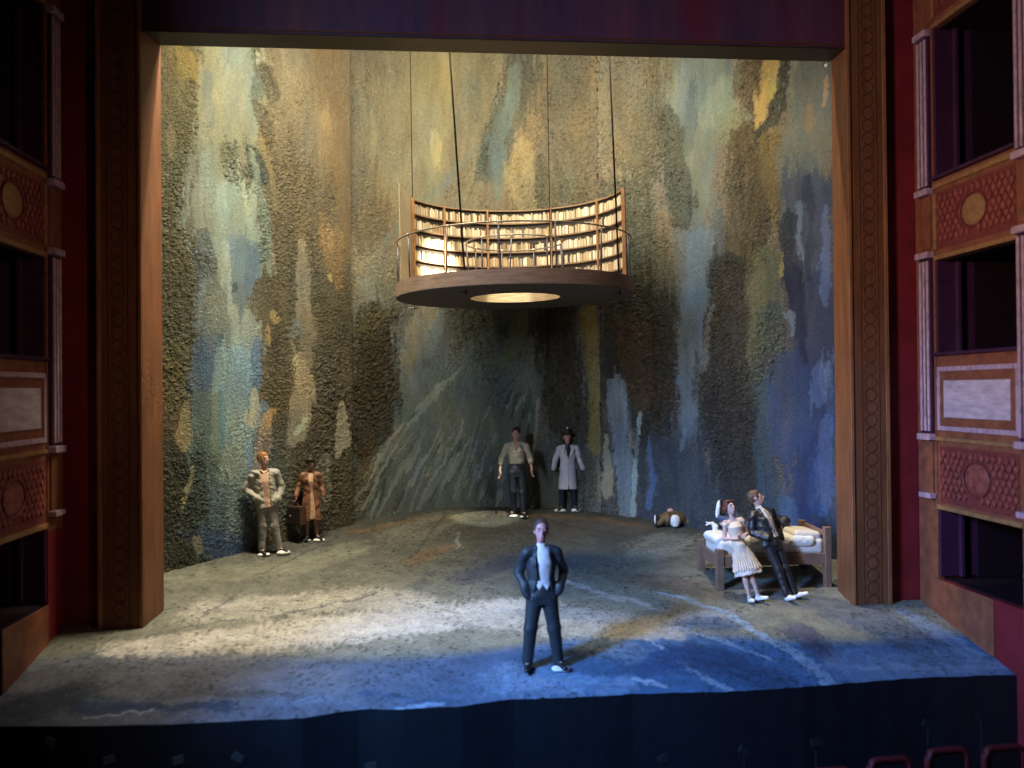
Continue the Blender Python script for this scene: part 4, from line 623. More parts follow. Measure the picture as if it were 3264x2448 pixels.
# ------------------------------------------------------------------ auditorium side boxes
MLIL=mat('lilac_paint',(.40,.27,.32),.6,.3,noise=.45,nscale=14,stretch=(1,1,.5),bump=.2)
MBRN=mat('box_wood',(.20,.068,.034),.5,.4,noise=.4,nscale=5,bump=.25,bscale=30)
MGOLD=mat('box_gold_edge',(.26,.135,.055),.45,.5,noise=.4,nscale=12)
MLAT=mat('lattice_red',(.15,.030,.026),.55,.4,noise=.4,nscale=14)
MDIA=mat('lattice_raised',(.24,.060,.045),.5,.5,noise=.6,nscale=9)
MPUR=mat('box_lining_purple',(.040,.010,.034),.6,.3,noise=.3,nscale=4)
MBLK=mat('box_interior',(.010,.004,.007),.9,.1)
def side(sx,label):
    T=thing('side_boxes',label,'theatre boxes',(0,0,0))
    XF=6.57
    def bx(lo,hi): # lo/hi given for the right side; mirrored in x for the left
        return ((min(sx*lo[0],sx*hi[0]),lo[1],lo[2]),(max(sx*lo[0],sx*hi[0]),hi[1],hi[2]))
    def B(parts,name,m,par=T,bev=.006):
        out=[MB().box(*bx(lo,hi)).build(name,m,par,bev) for lo,hi in parts]
        return out[0]
    bays=[(-2.40,-.42),(-4.75,-2.77)]
    piers=[(-.42,.10),(-2.77,-2.40),(-5.12,-4.75)]
    tiers=[(8.95,10.7),(5.37,6.60),(1.55,3.90)]; opens=[(6.60,8.95),(3.90,5.37),(.47,1.55)]
    # interior darkness: floors, back and ceilings of each box
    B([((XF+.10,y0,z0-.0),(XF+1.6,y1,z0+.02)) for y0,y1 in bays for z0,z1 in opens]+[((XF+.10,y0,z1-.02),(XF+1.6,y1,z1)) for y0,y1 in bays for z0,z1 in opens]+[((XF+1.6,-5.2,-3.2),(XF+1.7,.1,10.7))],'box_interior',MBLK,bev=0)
    for i,(y0,y1) in enumerate(piers):
        low=MRED if sx<0 else MBRN
        B([((XF+.001,y0,1.5),(XF+1.6,y1,10.7))],'pier',MBRN)
        B([((XF,y0,-3.2),(XF+1.6,y1,1.499))],'pier_base',low)
        ym=(y0+y1)/2 if i else -.24; hw=.145
        for za,zb in ((6.50,8.86),(2.70,5.42)):
            p=B([((XF-.05,ym-hw,za),(XF,ym+hw,zb))],'flat_pilaster',MPUR)
            B([((XF-.085,ym+o-.026,za+.04),(XF-.05,ym+o+.026,zb-.04)) for o in (-.10,0,.10)],'flute',MLIL,p,.012)
            B([((XF-.12,ym-hw-.03,zb),(XF,ym+hw+.03,zb+.10)),((XF-.12,ym-hw-.03,za-.10),(XF,ym+hw+.03,za))],'capital',MLIL,p,.012)
        B([((XF-.03,ym-hw*.8,5.56),(XF,ym+hw*.8,6.38)),((XF-.03,ym-hw*.8,1.78),(XF,ym+hw*.8,2.58))],'plain_block',MBRN)
        B([((XF-.11,ym-hw-.02,1.70),(XF,ym+hw+.02,1.78))],'foot_band',MLIL,T,.01)
    for y0,y1 in bays:
        for k,(z0,z1) in enumerate(tiers):
            par=B([((XF+.02,y0,z0),(XF+.30,y1,z1))],'balustrade',MBRN)
            if k<2: la,lb=z0+.16,z1-.20
            else: la,lb=1.66,2.52
            if k==2: # white framed panel above the lattice
                B([((XF-.005,y0+.03,3.66),(XF+.02,y1-.03,3.73)),((XF-.005,y0+.03,2.76),(XF+.02,y1-.03,2.83)),((XF-.005,y1-.10,2.83),(XF+.02,y1-.03,3.66)),((XF-.005,y0+.03,2.83),(XF+.02,y0+.10,3.66))],'white_frame',MLIL,par,.006)
                B([((XF+.0,y0+.22,2.96),(XF+.02,y1-.20,3.52))],'white_panel',mat('white_panel_paint',(.46,.37,.40),.6,.3,noise=.35,nscale=3,stretch=(1,1,4)),par,.006)
            B([((XF+.012,y0+.06,la),(XF+.02,y1-.06,lb))],'lattice_ground',MLAT,par,0)
            g=[((XF-.015,y0+.0,z0+.0),(XF+.02,y1,z0+.07))]
            if k!=2: g+=[((XF-.015,y0,z1-.13),(XF+.02,y1,z1-.05)),((XF-.015,y1-.06,la),(XF+.02,y1-.0,lb))]
            else: g+=[((XF-.01,y0,2.60),(XF+.02,y1,2.66))]
            B(g,'gilt_edge',MGOLD,par,.01)
            B([((XF-.06,y0,z1),(XF+.34,y1,z1+.05))],'rail',MPUR,par,.01)
            # raised diamonds
            b=MB(); cy,cz=(y0+y1)/2,(la+lb)/2; dw,dh=.135,.20; j=0
            yy=y0+.10
            while yy<y1-.08:
                zz=la+.05+(j%2)*dh/2
                while zz<lb-.04:
                    if ((yy-cy)/.36)**2+((zz-cz)/.30)**2>1 and zz-dh*.42>la and zz+dh*.42<lb:
                        pts=[(yy-dw*.33,zz),(yy,zz+dh*.33),(yy+dw*.33,zz),(yy,zz-dh*.33)]
                        b.prism(pts,'x',sx*(XF+.012),sx*(XF-.012+.003*math.sin(j*3.7+zz*9)))
                    zz+=dh
                yy+=dw/2; j+=1
            b.build('diamond_lattice',MDIA,par)
            b=MB().tube([(sx*(XF+.0),cy+.31*math.cos(t*math.pi/18),cz+.25*math.sin(t*math.pi/18)) for t in range(36)],.016,8,True).build('medallion_rim',MLAT,par,smooth=True)
            MB().ball((sx*(XF+.012),cy,cz),1,(.02,.28,.22),12).build('medallion',MGOLD if k<2 else MDIA,par,smooth=True)
        for z0,z1 in opens:
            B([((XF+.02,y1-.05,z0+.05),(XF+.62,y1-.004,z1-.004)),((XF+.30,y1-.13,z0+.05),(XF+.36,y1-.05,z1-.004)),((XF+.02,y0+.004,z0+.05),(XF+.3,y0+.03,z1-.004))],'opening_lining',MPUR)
            B([((XF+.62,y1-.06,z0+.03),(XF+1.6,y1-.002,z1-.004)),((XF+.3,y0+.002,z0+.03),(XF+1.6,y0+.04,z1-.004))],'inner_wall',MBLK,bev=0)  # near-black past the lining stands in for the darkness inside
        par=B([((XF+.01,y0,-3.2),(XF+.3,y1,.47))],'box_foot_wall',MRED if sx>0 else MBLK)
        B([((XF-.01,y1-1.35,-.32),(XF+.01,y1,.468))],'foot_board',MBRN,par)
    return T
side(1,'tier of theatre boxes on the right with lilac fluted strips, lattice fronts and oval medallions')
side(-1,'tier of theatre boxes on the left lost in shadow beside the brown arch')
# ------------------------------------------------------------------ floating round platform
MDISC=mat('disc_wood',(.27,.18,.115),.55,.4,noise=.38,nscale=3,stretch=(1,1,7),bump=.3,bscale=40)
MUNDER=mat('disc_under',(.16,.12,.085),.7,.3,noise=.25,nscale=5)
MEDGE=mat('hole_edge_wood',(.40,.28,.16),.55,.4,noise=.4,nscale=4,stretch=(1,1,9))
MWIRE=mat('wire_metal',(.075,.072,.085),.45,.4,metal=.2)
MCABLE=mat('cable_dark',(.014,.012,.010),.9,.05)
MRAIL=mat('rail_wire',(.20,.17,.12),.4,.5,metal=.4)
MBRASS=mat('solder',(.62,.50,.32),.4,.5,metal=.3)
CX,CY,ZB,R,HR=.33,2.35,5.09,2.12,.80
TH=.245; ZTp=ZB+TH; TI=.012
plat=thing('hanging_platform','round wooden platform with a hole in its middle, hung on thin wires above the stage','platform',(CX,CY,ZB))
plat.rotation_euler=(0,-TI,0)
def ring(name,ro,ri,z0,z1,m,par,n=96,parts='tbio'):
    b=MB(); vs=[]
    for i in range(n):
        t=i*2*math.pi/n; c,s=math.cos(t),math.sin(t)
        vs.append([b.bm.verts.new((r*c,r*s,z)) for r,z in ((ro,z0),(ro,z1),(ri,z1),(ri,z0))])
    for i in range(n):
        p,q=vs[i],vs[(i+1)%n]
        for j in range(4): b.bm.faces.new((p[j],q[j],q[(j+1)%4],p[(j+1)%4]))
    return b.build(name,m,par)
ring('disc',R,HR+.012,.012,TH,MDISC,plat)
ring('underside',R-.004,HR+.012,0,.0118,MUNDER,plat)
ring('hole_lining',HR+.0115,HR,.0,TH+.004,MEDGE,plat)
def circ(r,z,n=72): return [(r*math.cos(i*2*math.pi/n),r*math.sin(i*2*math.pi/n),z) for i in range(n)]
HRail=TH+.74
MB().tube(circ(R-.04,HRail),.015,8,True).build('outer_rail',MRAIL,plat,smooth=True)
MB().tube(circ(HR+.07,HRail-.0),.014,8,True).build('inner_rail',MRAIL,plat,smooth=True)
for i,a in enumerate([180,206,234,258,283,308,334,2]):
    a=math.radians(a); r=R-.045; lean=.03*math.sin(i*2.3)
    p=MB().cyl((r*math.cos(a)+lean,r*math.sin(a),TH-.0),(r*math.cos(a),r*math.sin(a),HRail),.014,n=8).build('rail_post',MWIRE,plat,smooth=True)
    MB().ball((r*math.cos(a),r*math.sin(a),HRail),.024,(1,1,.9),6).build('solder_drop',MBRASS,p,smooth=True)
for i,a in enumerate([8,60,100,140,185,225,262,305,340]):
    a=math.radians(a); r=HR+.065; lean=.05*math.sin(i*1.7+1)
    p=MB().cyl((r*math.cos(a)+lean,r*math.sin(a),TH),(r*math.cos(a),r*math.sin(a),HRail),.013,n=8).build('rail_post',MWIRE,plat,smooth=True)
    MB().ball((r*math.cos(a),r*math.sin(a),HRail),.024,(1,1,.9),6).build('solder_drop',MBRASS,p,smooth=True)
for (x,y,xt,yt,r) in ((-.60,.95,-.86,.95,.016),(2.02,1.35,1.90,1.35,.016),(-1.50,3.62,-1.475,3.62,.009),(1.20,4.0,1.225,4.0,.009)):
    p=MB().cyl((x-CX,y-CY,-.07),(xt-CX,yt-CY,5.4),r,n=8).build('hanging_wire',MCABLE,plat,smooth=True)
    MB().tube([(x-CX-.11,y-CY,-.05),(x-CX-.05,y-CY,-.035),(x-CX,y-CY,-.03),(x-CX+.06,y-CY,-.05)],.014,6).build('wire_hook',MWIRE,p)
# ------------------------------------------------------------------ curved bookcase
bk=thing('curved_bookcase','curved shelves full of small pale books standing on the back of the hanging platform','bookcase',(CX,CY,ZTp))
bk.rotation_euler=(0,-TI,0)
MCARD=mat('card_backing',(.022,.017,.013),.7,.3)
MPAPER=mat('blank_paper',(.20,.16,.10),.6,.4,noise=.25,nscale=2.2)
MSHELF=mat('shelf_board',(.24,.155,.09),.6,.3,noise=.3,nscale=9)
MUPR=mat('shelf_upright',(.24,.125,.055),.55,.3,noise=.3,nscale=9)
RB=2.035; HB=1.74
def arcstrip(a0,a1,r0,r1,z0,z1,n):
    b=MB(); vs=[]
    for i in range(n+1):
        t=math.radians(a0+(a1-a0)*i/n); c,s=math.cos(t),math.sin(t)
        vs.append([b.bm.verts.new((r*c,r*s,z)) for r,z in ((r1,z0),(r1,z1),(r0,z1),(r0,z0))])
    for p,q in zip(vs[:-1],vs[1:]):
        for j in range(4): b.bm.faces.new((p[j],q[j],q[(j+1)%4],p[(j+1)%4]))
    b.bm.faces.new(vs[0]); b.bm.faces.new(vs[-1][::-1]); return b
arcstrip(1,155,RB,RB+.02,0,HB,80).build('backing',MCARD,bk)
b=MB(); vs=[]
for i in range(13):
    t=math.radians(155.2+i*1.35); rr=RB+.02+.02*(i/12)**2
    top=HB+.16*(i/12)**1.6
    vs.append([b.bm.verts.new((r*math.cos(t),r*math.sin(t),z)) for r,z in ((rr,0),(rr,top),(rr-.018,top),(rr-.018,0))])
for p,q in zip(vs[:-1],vs[1:]):
    for j in range(4): b.bm.faces.new((p[j],q[j],q[(j+1)%4],p[(j+1)%4]))
b.bm.faces.new(vs[0]); b.bm.faces.new(vs[-1][::-1]); b.build('blank_margin',MPAPER,bk,smooth=False)
UPA=[1.5,31,63,100,127.5,154.5]; ROW=HB/6
for k in range(7):
    z=min(k*ROW,HB-.03); arcstrip(1.2,154.8,RB-.045,RB,z,z+.020,70).build('shelf',MSHELF,bk)
for a in UPA:
    w=.5
    arcstrip(a-w,a+w,RB-.056,RB-.0005,0,HB+.006,3).build('upright',MUPR,bk)
bm=bmesh.new(); cols=[]; lay=None
pal=[(.62,.52,.36),(.70,.60,.42),(.50,.38,.24),(.78,.70,.54),(.40,.27,.15),(.66,.55,.38),(.16,.11,.08),(.30,.16,.09),(.58,.44,.28),(.10,.10,.10)]
for k in range(6):
    z0=k*ROW+.026
    for u0,u1 in zip(UPA[:-1],UPA[1:]):
        a=u0+1.0; run=0
        while a<u1-1.1:
            w=random.uniform(.35,.95); run-=1
            if run<=0: fam=random.choice([0,1,3,5,8,2,4]) ; run=random.randint(3,12)
            if random.random()<.03: a+=random.uniform(.6,2.0); continue
            c=pal[fam] if random.random()<.68 else random.choice(pal)
            j_=random.uniform(.42,.92)*(.45 if random.random()<.10 else 1); c=[v*j_*k_ for v,k_ in zip(c,(1,1,.97))]; h=random.uniform(.12,.19)
            if run>0 and random.random()<.6: h=.158+.016*math.sin(a)
            a1=min(a+w*.9,u1-1.0); vs=[]
            for aa in (a,a1):
                t=math.radians(aa)
                for r,z in ((RB-.0012,z0),(RB-.0012,z0+h),(RB-.035,z0+h),(RB-.035,z0)): vs.append(bm.verts.new((r*math.cos(t),r*math.sin(t),z)))
            for f in ((0,1,2,3),(7,6,5,4),(0,4,5,1),(1,5,6,2),(2,6,7,3),(3,7,4,0)):
                bm.faces.new([vs[i] for i in f]); cols.append(c)
            a+=w
me=bpy.data.meshes.new('books'); bmesh.ops.recalc_face_normals(bm,faces=bm.faces); bm.to_mesh(me); bm.free()
at=me.color_attributes.new('paint','FLOAT_COLOR','CORNER'); at.data.foreach_set('color',np.repeat(np.array([(*c,1) for c in cols],np.float32),4,0).ravel())
bo=link('books',me,mat('book_print',(1,1,1),.6,.3,attr='paint'),bk); bo['kind']='stuff'
# ------------------------------------------------------------------ bed
MBED=mat('bed_wood',(.215,.125,.08),.6,.4,noise=.25,nscale=7,stretch=(.6,1,1),bump=.25,bscale=50)
MMAT=mat('mattress_white',(.72,.69,.62),.7,.3,noise=.08,nscale=5,bump=.3,bscale=12)
MPIL=mat('pillow_cream',(.66,.58,.48),.7,.3,noise=.08,nscale=5,bump=.3,bscale=12)
bed=thing('single_bed','small wooden bed with white bedding by the right side of the arch','bed',(4.4,1.1,fz(1.1)))
bed_inv=Matrix.Translation((-4.4,-1.1,-fz(1.1)))
def bb(parts,name,m,par=bed,bev=.008):
    b=MB()
    for lo,hi in parts: b.box(lo,hi,bed_inv)
    return b.build(name,m,par,bev)
for lo,hi in (((3.445,.68,fz(.68)),(3.565,.80,.80)),((3.385,1.50,fz(1.5)),(3.50,1.61,.83)),((5.275,.68,fz(.68)),(5.385,.79,1.125)),((5.20,1.50,fz(1.5)),(5.31,1.61,1.12))): bb([(lo,hi)],'leg',MBED)
bb([((3.565,.70,.515),(5.275,.75,.695))],'side_rail',MBED); bb([((3.50,1.55,.515),(5.20,1.59,.695))],'side_rail',MBED)
b=MB().prism([(.80,.50),(1.50,.53),(1.50,.725),(.80,.705)],'x',3.445,3.49); o=b.build('foot_board',MBED,bed,.006); o.data.transform(bed_inv)
b=MB().prism([(.79,.98),(1.50,.97),(1.50,1.085),(.79,1.06)],'x',5.27,5.31); o=b.build('head_rail',MBED,bed,.006); o.data.transform(bed_inv)
def soft(name,c,hs,m,par,seed,rr=.09,amp=.010,rot=0):
    hs=np.array(hs)
    def post(f,X,Y,Z):
        q=[np.abs(A)-h+rr for A,h in zip((X,Y,Z),hs)]
        d=np.sqrt(sum(np.maximum(a,0)**2 for a in q))+np.minimum(np.maximum.reduce(q),0)-rr
        return (d+amp*n3(X,Y,Z,9,seed)+amp*.5*n3(X,Y,Z,21,seed+1)).astype(np.float32)
    o=sdf_mesh(name,[('e',(0,0,0),tuple(hs*1.05))],.0125,m,par,post,pad=.06)
    me=o.data; me.transform(Matrix.Rotation(rot,4,'Y')); me.transform(Matrix.Translation(Vector(c)-Vector((4.4,1.1,fz(1.1))))); return o
soft('mattress',(4.40,1.14,.80),(.90,.385,.145),MMAT,bed,0,.09,.006)
soft('quilt',(4.42,1.12,.885),(.72,.41,.095),MMAT,bed,1,.085,.012)
soft('pillow',(5.03,1.13,.975),(.24,.345,.075),MPIL,bed,2,.07,.008,.06)
soft('pillow',(3.62,1.13,.92),(.17,.34,.085),MMAT,bed,3,.08,.010,.0)
# ------------------------------------------------------------------ people
MSKIN=mat('painted_skin',(.56,.33,.24),.5,.4,sss=.15,noise=.1,nscale=20)
MPINK=mat('painted_skin_pink',(.52,.27,.25),.5,.4,sss=.15,noise=.1,nscale=20)
MEYE=mat('dark_features',(.06,.035,.03),.5)
def rz(t): c,s=math.cos(t),math.sin(t); return ((c,s,0),(-s,c,0),(0,0,1))
def rotp(p,t,c=(0,0)):
    x,y=p[0]-c[0],p[1]-c[1]; return (c[0]+x*math.cos(t)-y*math.sin(t),c[1]+x*math.sin(t)+y*math.cos(t),p[2])
HS=1.07
def hsc(p): return (p[0]*HS,p[1]*HS,1.58+(p[2]-1.58)*HS)
def head_prims(t,dx=0,female=False):
    o=[]; R_=((math.cos(t),math.sin(t),0),(-math.sin(t),math.cos(t),0),(0,0,1))
    RR=((math.cos(t),-math.sin(t),0),(math.sin(t),math.cos(t),0),(0,0,1))
    q=lambda p:(lambda r:(r[0]+dx,r[1],r[2]))(rotp(hsc(p),t))
    E=lambda c,r,k=.02,s='e':o.append((s,q(c),tuple(v*HS for v in r),k,RR))
    E((0,.012,1.700),(.076,.096,.098)); E((0,-.022,1.645),(.060,.072,.085),.03); E((0,-.055,1.598),(.032,.035,.030),.025)
    E((.033,-.098,1.692),(.020,.016,.013),.010,'-e'); E((-.033,-.098,1.692),(.020,.016,.013),.010,'-e')
    E((.033,-.080,1.690),(.014,.012,.010),.004); E((-.033,-.080,1.690),(.014,.012,.010),.004)
    o.append(('c',q((0,-.088,1.700)),q((0,-.112,1.660)),.009,.015,.010))
    o.append(('c',q((-.045,-.080,1.712)),q((.045,-.080,1.712)),.009,.009,.012))
    E((0,-.100,1.630),(.026,.010,.007),.006); E((0,-.098,1.618),(.022,.010,.008),.006); E((0,-.104,1.6245),(.024,.006,.0025),.003,'-e')
    for s in (-1,1): E((s*.078,.005,1.675),(.012,.024,.034),.008)
    o.append(('c',(dx*.3,.012,1.48),(dx,.008,1.60),.056 if not female else .045,.050 if not female else .040,.03))
    return o
def hand_prims(W_,d,s,curl=.35,side=1):
    """W_ wrist, d direction of the fingers, s direction across the palm towards the thumb"""
    W_=Vector(W_); d=Vector(d).normalized(); s=Vector(s); s=(s-d*s.dot(d)).normalized(); n=d.cross(s)*side
    o=[]; pc=W_+d*.05
    for k in (-.026,-.008,.010,.027): o.append(('c',tuple(W_+d*.005+s*k*.6),tuple(W_+d*.085+s*k),.015,.014,.008))
    for i,(k,L) in enumerate(((.027,.070),(.010,.080),(-.008,.074),(-.025,.058))):
        a=W_+d*.088+s*k; m=a+(d*math.cos(curl)+n*math.sin(curl))*L*.55; e=m+(d*math.cos(2.2*curl)+n*math.sin(2.2*curl))*L*.5
        o+= [('c',tuple(a),tuple(m),.0105,.010,.003),('c',tuple(m),tuple(e),.010,.008,.003)]
    a=W_+d*.02+s*.028; m=a+(d*.7+s*.7).normalized()*.04; e=m+(d*.95+n*.35).normalized()*.035
    o+=[('c',tuple(a),tuple(m),.015,.012,.006),('c',tuple(m),tuple(e),.012,.009,.004)]
    return o
def hair_part(par,t,dx,m,style='short'):
    RR=((math.cos(t),-math.sin(t),0),(math.sin(t),math.cos(t),0),(0,0,1))
    c=rotp(hsc((0,.018,1.708)),t); c=(c[0]+dx,c[1],c[2])
    pr=[('e',c,(.093,.112,.111),.01,RR)]
    if style=='curly':
        pr=[('e',c,(.098,.109,.111),.01,RR)]
        for i in range(16):
            an=i*2*math.pi/16; p=rotp(hsc((.085*math.cos(an),.02+.085*math.sin(an),1.66+.02*math.sin(i*2.1))),t)
            if math.sin(an)>-.75: pr.append(('e',(p[0]+dx,p[1],p[2]),(.032,.032,.036),.012))
        for i in range(7):
            p=rotp(hsc((-.06+.02*i,-.062,1.765)),t); pr.append(('e',(p[0]+dx,p[1],p[2]),(.024,.024,.024),.01))
    def post(f,X,Y,Z):
        x=(X-dx)/HS; Y=Y/HS; Z=1.58+(Z-1.58)/HS; lx=x*math.cos(t)+Y*math.sin(t)
        ly=-x*math.sin(t)+Y*math.cos(t)
        line={'short':1.742-1.35*(ly+.075),'recede':1.772-1.5*(ly+.055),'curly':1.735-2.2*(ly+.06)}[style]
        line=np.maximum(line,1.60 if style!='curly' else 1.62)
        line=np.where((np.abs(lx)>.062)&(ly<.0)&(style!='curly'),line-.045,line)
        f=np.maximum(f,(line-Z)*.7)
        return (f+.004*np.sin(lx*190+ly*60+4*np.sin(Z*40))*.8+.003*n3(X,Y,Z,55,1)).astype(np.float32)
    return sdf_mesh('hair',pr,.006,m,par,post,pad=.03)
def brow_part(par,t,dx):
    b=MB()
    for s in (-1,1):
        p=[rotp(hsc((s*x,y,z)),t) for x,y,z in ((.016,-.094,1.713),(.034,-.090,1.719),(.052,-.078,1.713))]
        b.tube([(a+dx,y,z) for a,y,z in p],.0045,6)
        p=[rotp(hsc((s*x,y,z)),t) for x,y,z in ((.022,-.0905,1.691),(.044,-.0855,1.691))]
        b.tube([(a+dx,y,z) for a,y,z in p],.0045,6)
    return b.build('brows_and_eyes',MEYE,par,smooth=True)
def folds(amp,sx=12,seed=0,vert=.5):
    def g(X,Y,Z):
        w=np.sin((X*1.1+Y*.4)*sx*2+5*np.sin(Z*7+seed)+Z*sx*vert)*np.clip(n3(X,Y,Z,6,seed)*1.5+.4,0,1)
        return amp*w+amp*.8*n3(X,Y,Z,15,seed+2)
    return g
def person(label,foot,scale,cfg,rotz=0,rot=None,group='miniature figures on the stage'):
    if rot is None: rot=Quaternion((0,0,1),rotz)
    T=thing('person',label,'person',foot,group,rot); T.scale=(scale,)*3
    c=cfg; S=c['sh']; hp=c.get('hips',.085); hy=c.get('head',0); dx=c.get('hdx',0)
    sl,sr=(-S,.0,1.43),(S,.0,1.43); L=c['armL']; Rr_=c['armR']; legs=c['legs']
    skin=c.get('skin',MSKIN)
    B=head_prims(hy,dx,c.get('female',False))
    B+=[('l',[(.93,0,0,.12,.08),(1.1,0,0,.105,.07),(1.3,0,.005,.13,.08),(1.42,0,.005,.12,.07),(1.49,0,.008,.05,.05)],.03),('c',sl,sr,.05,.05,.03),('e',(0,0,.92),(.13,.085,.09),.03)]
    for s,A in ((-1,L),(1,Rr_)):
        s0=(s*S,0,1.43); B+=[('c',s0,A[0],.043,.036,.02),('c',A[0],A[1],.036,.025,.02)]
        if A[2] is not None: B+=hand_prims(A[1],A[2],A[3],A[4] if len(A)>4 else .35,-s)
    for s,lg in zip((-1,1),legs):
        B+=[('c',(s*hp,0,.92),lg[0],.072 if not c.get('female') else .068,.047,.03),('c',lg[0],lg[1],.050,.032,.02),('c',(lg[0][0],lg[0][1]+.012,lg[0][2]-.12),(lg[1][0],lg[1][1],lg[1][2]+.18),.045,.03,.03),('c',lg[1],(lg[1][0]+lg[2][0]*.12,lg[1][1]+lg[2][1]*.12,.035),.034,.026,.02)]
    sdf_mesh('body',B,.0075,skin,T)
    if c.get('hair'): hair_part(T,hy,dx,*c['hair'])
    brow_part(T,hy,dx)
    # shoes and the putty that holds them
    for lg in legs:
        b=[]; d=Vector((lg[2][0],lg[2][1],0)); a=Vector((lg[1][0],lg[1][1],.045)); b+=[('c',tuple(a-d*.04),tuple(a+d*.06),.040,.042,.02),('c',tuple(a+d*.05+Vector((0,0,-.005))),tuple(a+d*.17+Vector((0,0,-.010))),.040,.033,.02),('c',tuple(a),(a.x,a.y,.11),.040,.038,.02)]
        sdf_mesh('shoe',b,.009,c['shoe'],T,lambda f,X,Y,Z:np.maximum(f,.012-Z).astype(np.float32))
    for (px,py,pr,ph) in c.get('putty',()):
        pr_=[('e',(px,py,.012),(pr,pr*.85,ph),.02),('e',(px+pr*.5,py-pr*.3,.010),(pr*.6,pr*.5,ph*.8),.02),('e',(px-pr*.5,py-.01,.010),(pr*.55,pr*.6,ph*.9),.02)]
        sdf_mesh('putty_pad',pr_,.010,MPUTTY,T,lambda f,X,Y,Z:(f+.006*n3(X,Y,Z,24,1)).astype(np.float32))
    # trousers or skirt
    if 'trousers' in c:
        r=c.get('trw',1.0)
        b=[('l',[(.80,0,0,.15*r,.105),(.92,0,0,.168*r,.118),(1.0,0,0,.158*r,.112),(1.09,0,0,.142*r,.100)],.03)]
        for s,lg in zip((-1,1),legs):
            an=(lg[1][0],lg[1][1]+.005,lg[1][2]); b+=[('c',(s*hp*1.0,0,.88),lg[0],.098*r,.075*r,.03),('c',lg[0],(an[0],an[1],.10),.075*r,.063*r,.03)]
        fo=folds(.0055,9,3,.9)
        sdf_mesh('trousers',b,.009,c['trousers'],T,lambda f,X,Y,Z:np.maximum(f+fo(X,Y,Z)*np.clip(1.2-Z,.4,1.2),.055-Z).astype(np.float32))
    for g in c['clothes']:
        pr=[]
        if 'loft' in g: pr.append(('l',[(1.58+(q[0]-1.58)*HS,q[1],q[2],q[3]*HS,q[4]*HS) for q in g['loft']] if g['name'].startswith('hat') else g['loft'],.03))
        if 'sleeve' in g:
            a,b2,e2=g['sleeve'][:3]; frac=g['sleeve'][3] if len(g['sleeve'])>3 else .97
            pr+=[('c',(-S*.5,.005,1.445),(-S*.97,.0,1.425),a*1.05,a*1.05,.03),('c',(S*.5,.005,1.445),(S*.97,.0,1.425),a*1.05,a*1.05,.03)]
            for s,A in ((-1,L),(1,Rr_)):
                w=Vector(A[0]).lerp(Vector(A[1]),frac); pr+=[('c',(s*S,0,1.425),A[0],a,b2,.02),('c',A[0],tuple(w),b2,e2,.02)]
                if g.get('cuff'): 
                    w0=Vector(A[0]).lerp(Vector(A[1]),frac-.14); pr.append(('c',tuple(w0),tuple(w),g['cuff'],g['cuff'],.004))
        pr+=g.get('extra',[])
        fo=folds(g.get('fold',.006),g.get('fs',10),g.get('seed',0),g.get('fv',.4))
        def post(f,X,Y,Z,g=g,fo=fo):
            f=f+fo(X,Y,Z)*g.get('fmask',lambda X,Y,Z:1)(X,Y,Z)
            if 'pleat' in g:
                n_,am,zt,zb=g['pleat']; th=np.arctan2(Y,X); f=f+am*np.abs(np.sin(th*n_+.4*np.sin(Z*6)))*np.clip((zt-Z)/.25,0,1)
            if 'open' in g:   # front opening: (z,x_left,x_right) rows, cut to depth yd
                rows=sorted(g['open']); zz=[r[0] for r in rows]
                xl=np.interp(Z,zz,[r[1] for r in rows]); xr=np.interp(Z,zz,[r[2] for r in rows])
                cut=np.maximum.reduce([xl-X,X-xr,Y-g.get('yd',-.03),zz[0]-Z,Z-zz[-1]]); f=np.maximum(f,-cut)
            if 'hem' in g: f=np.maximum(f,g['hem'](X,Y)-Z)
            if 'top' in g: f=np.maximum(f,Z-g['top'])
            if 'hollow' in g: f=np.maximum(f,-np.maximum(f+g['hollow'],Z-g.get('hz',.6)))
            return f.astype(np.float32)
        sdf_mesh(g['name'],pr,g.get('h',.008),g['mat'],T,post)
    return T
MPUTTY=mat('white_putty',(.78,.76,.70),.55,.4,noise=.06,nscale=20)
MBLKS=mat('black_shoe',(.018,.017,.020),.35,.5)
def cl(n,c,r=.6,s=.4,nz=.2): return mat(n,c,r,s,noise=nz,nscale=14,bump=.25,bscale=70)
suit=cl('dark_slate_suit',(.024,.030,.036),.5,.5); shirt=cl('pale_shirt',(.62,.60,.64),.6); 
UP=(0,0,-1)
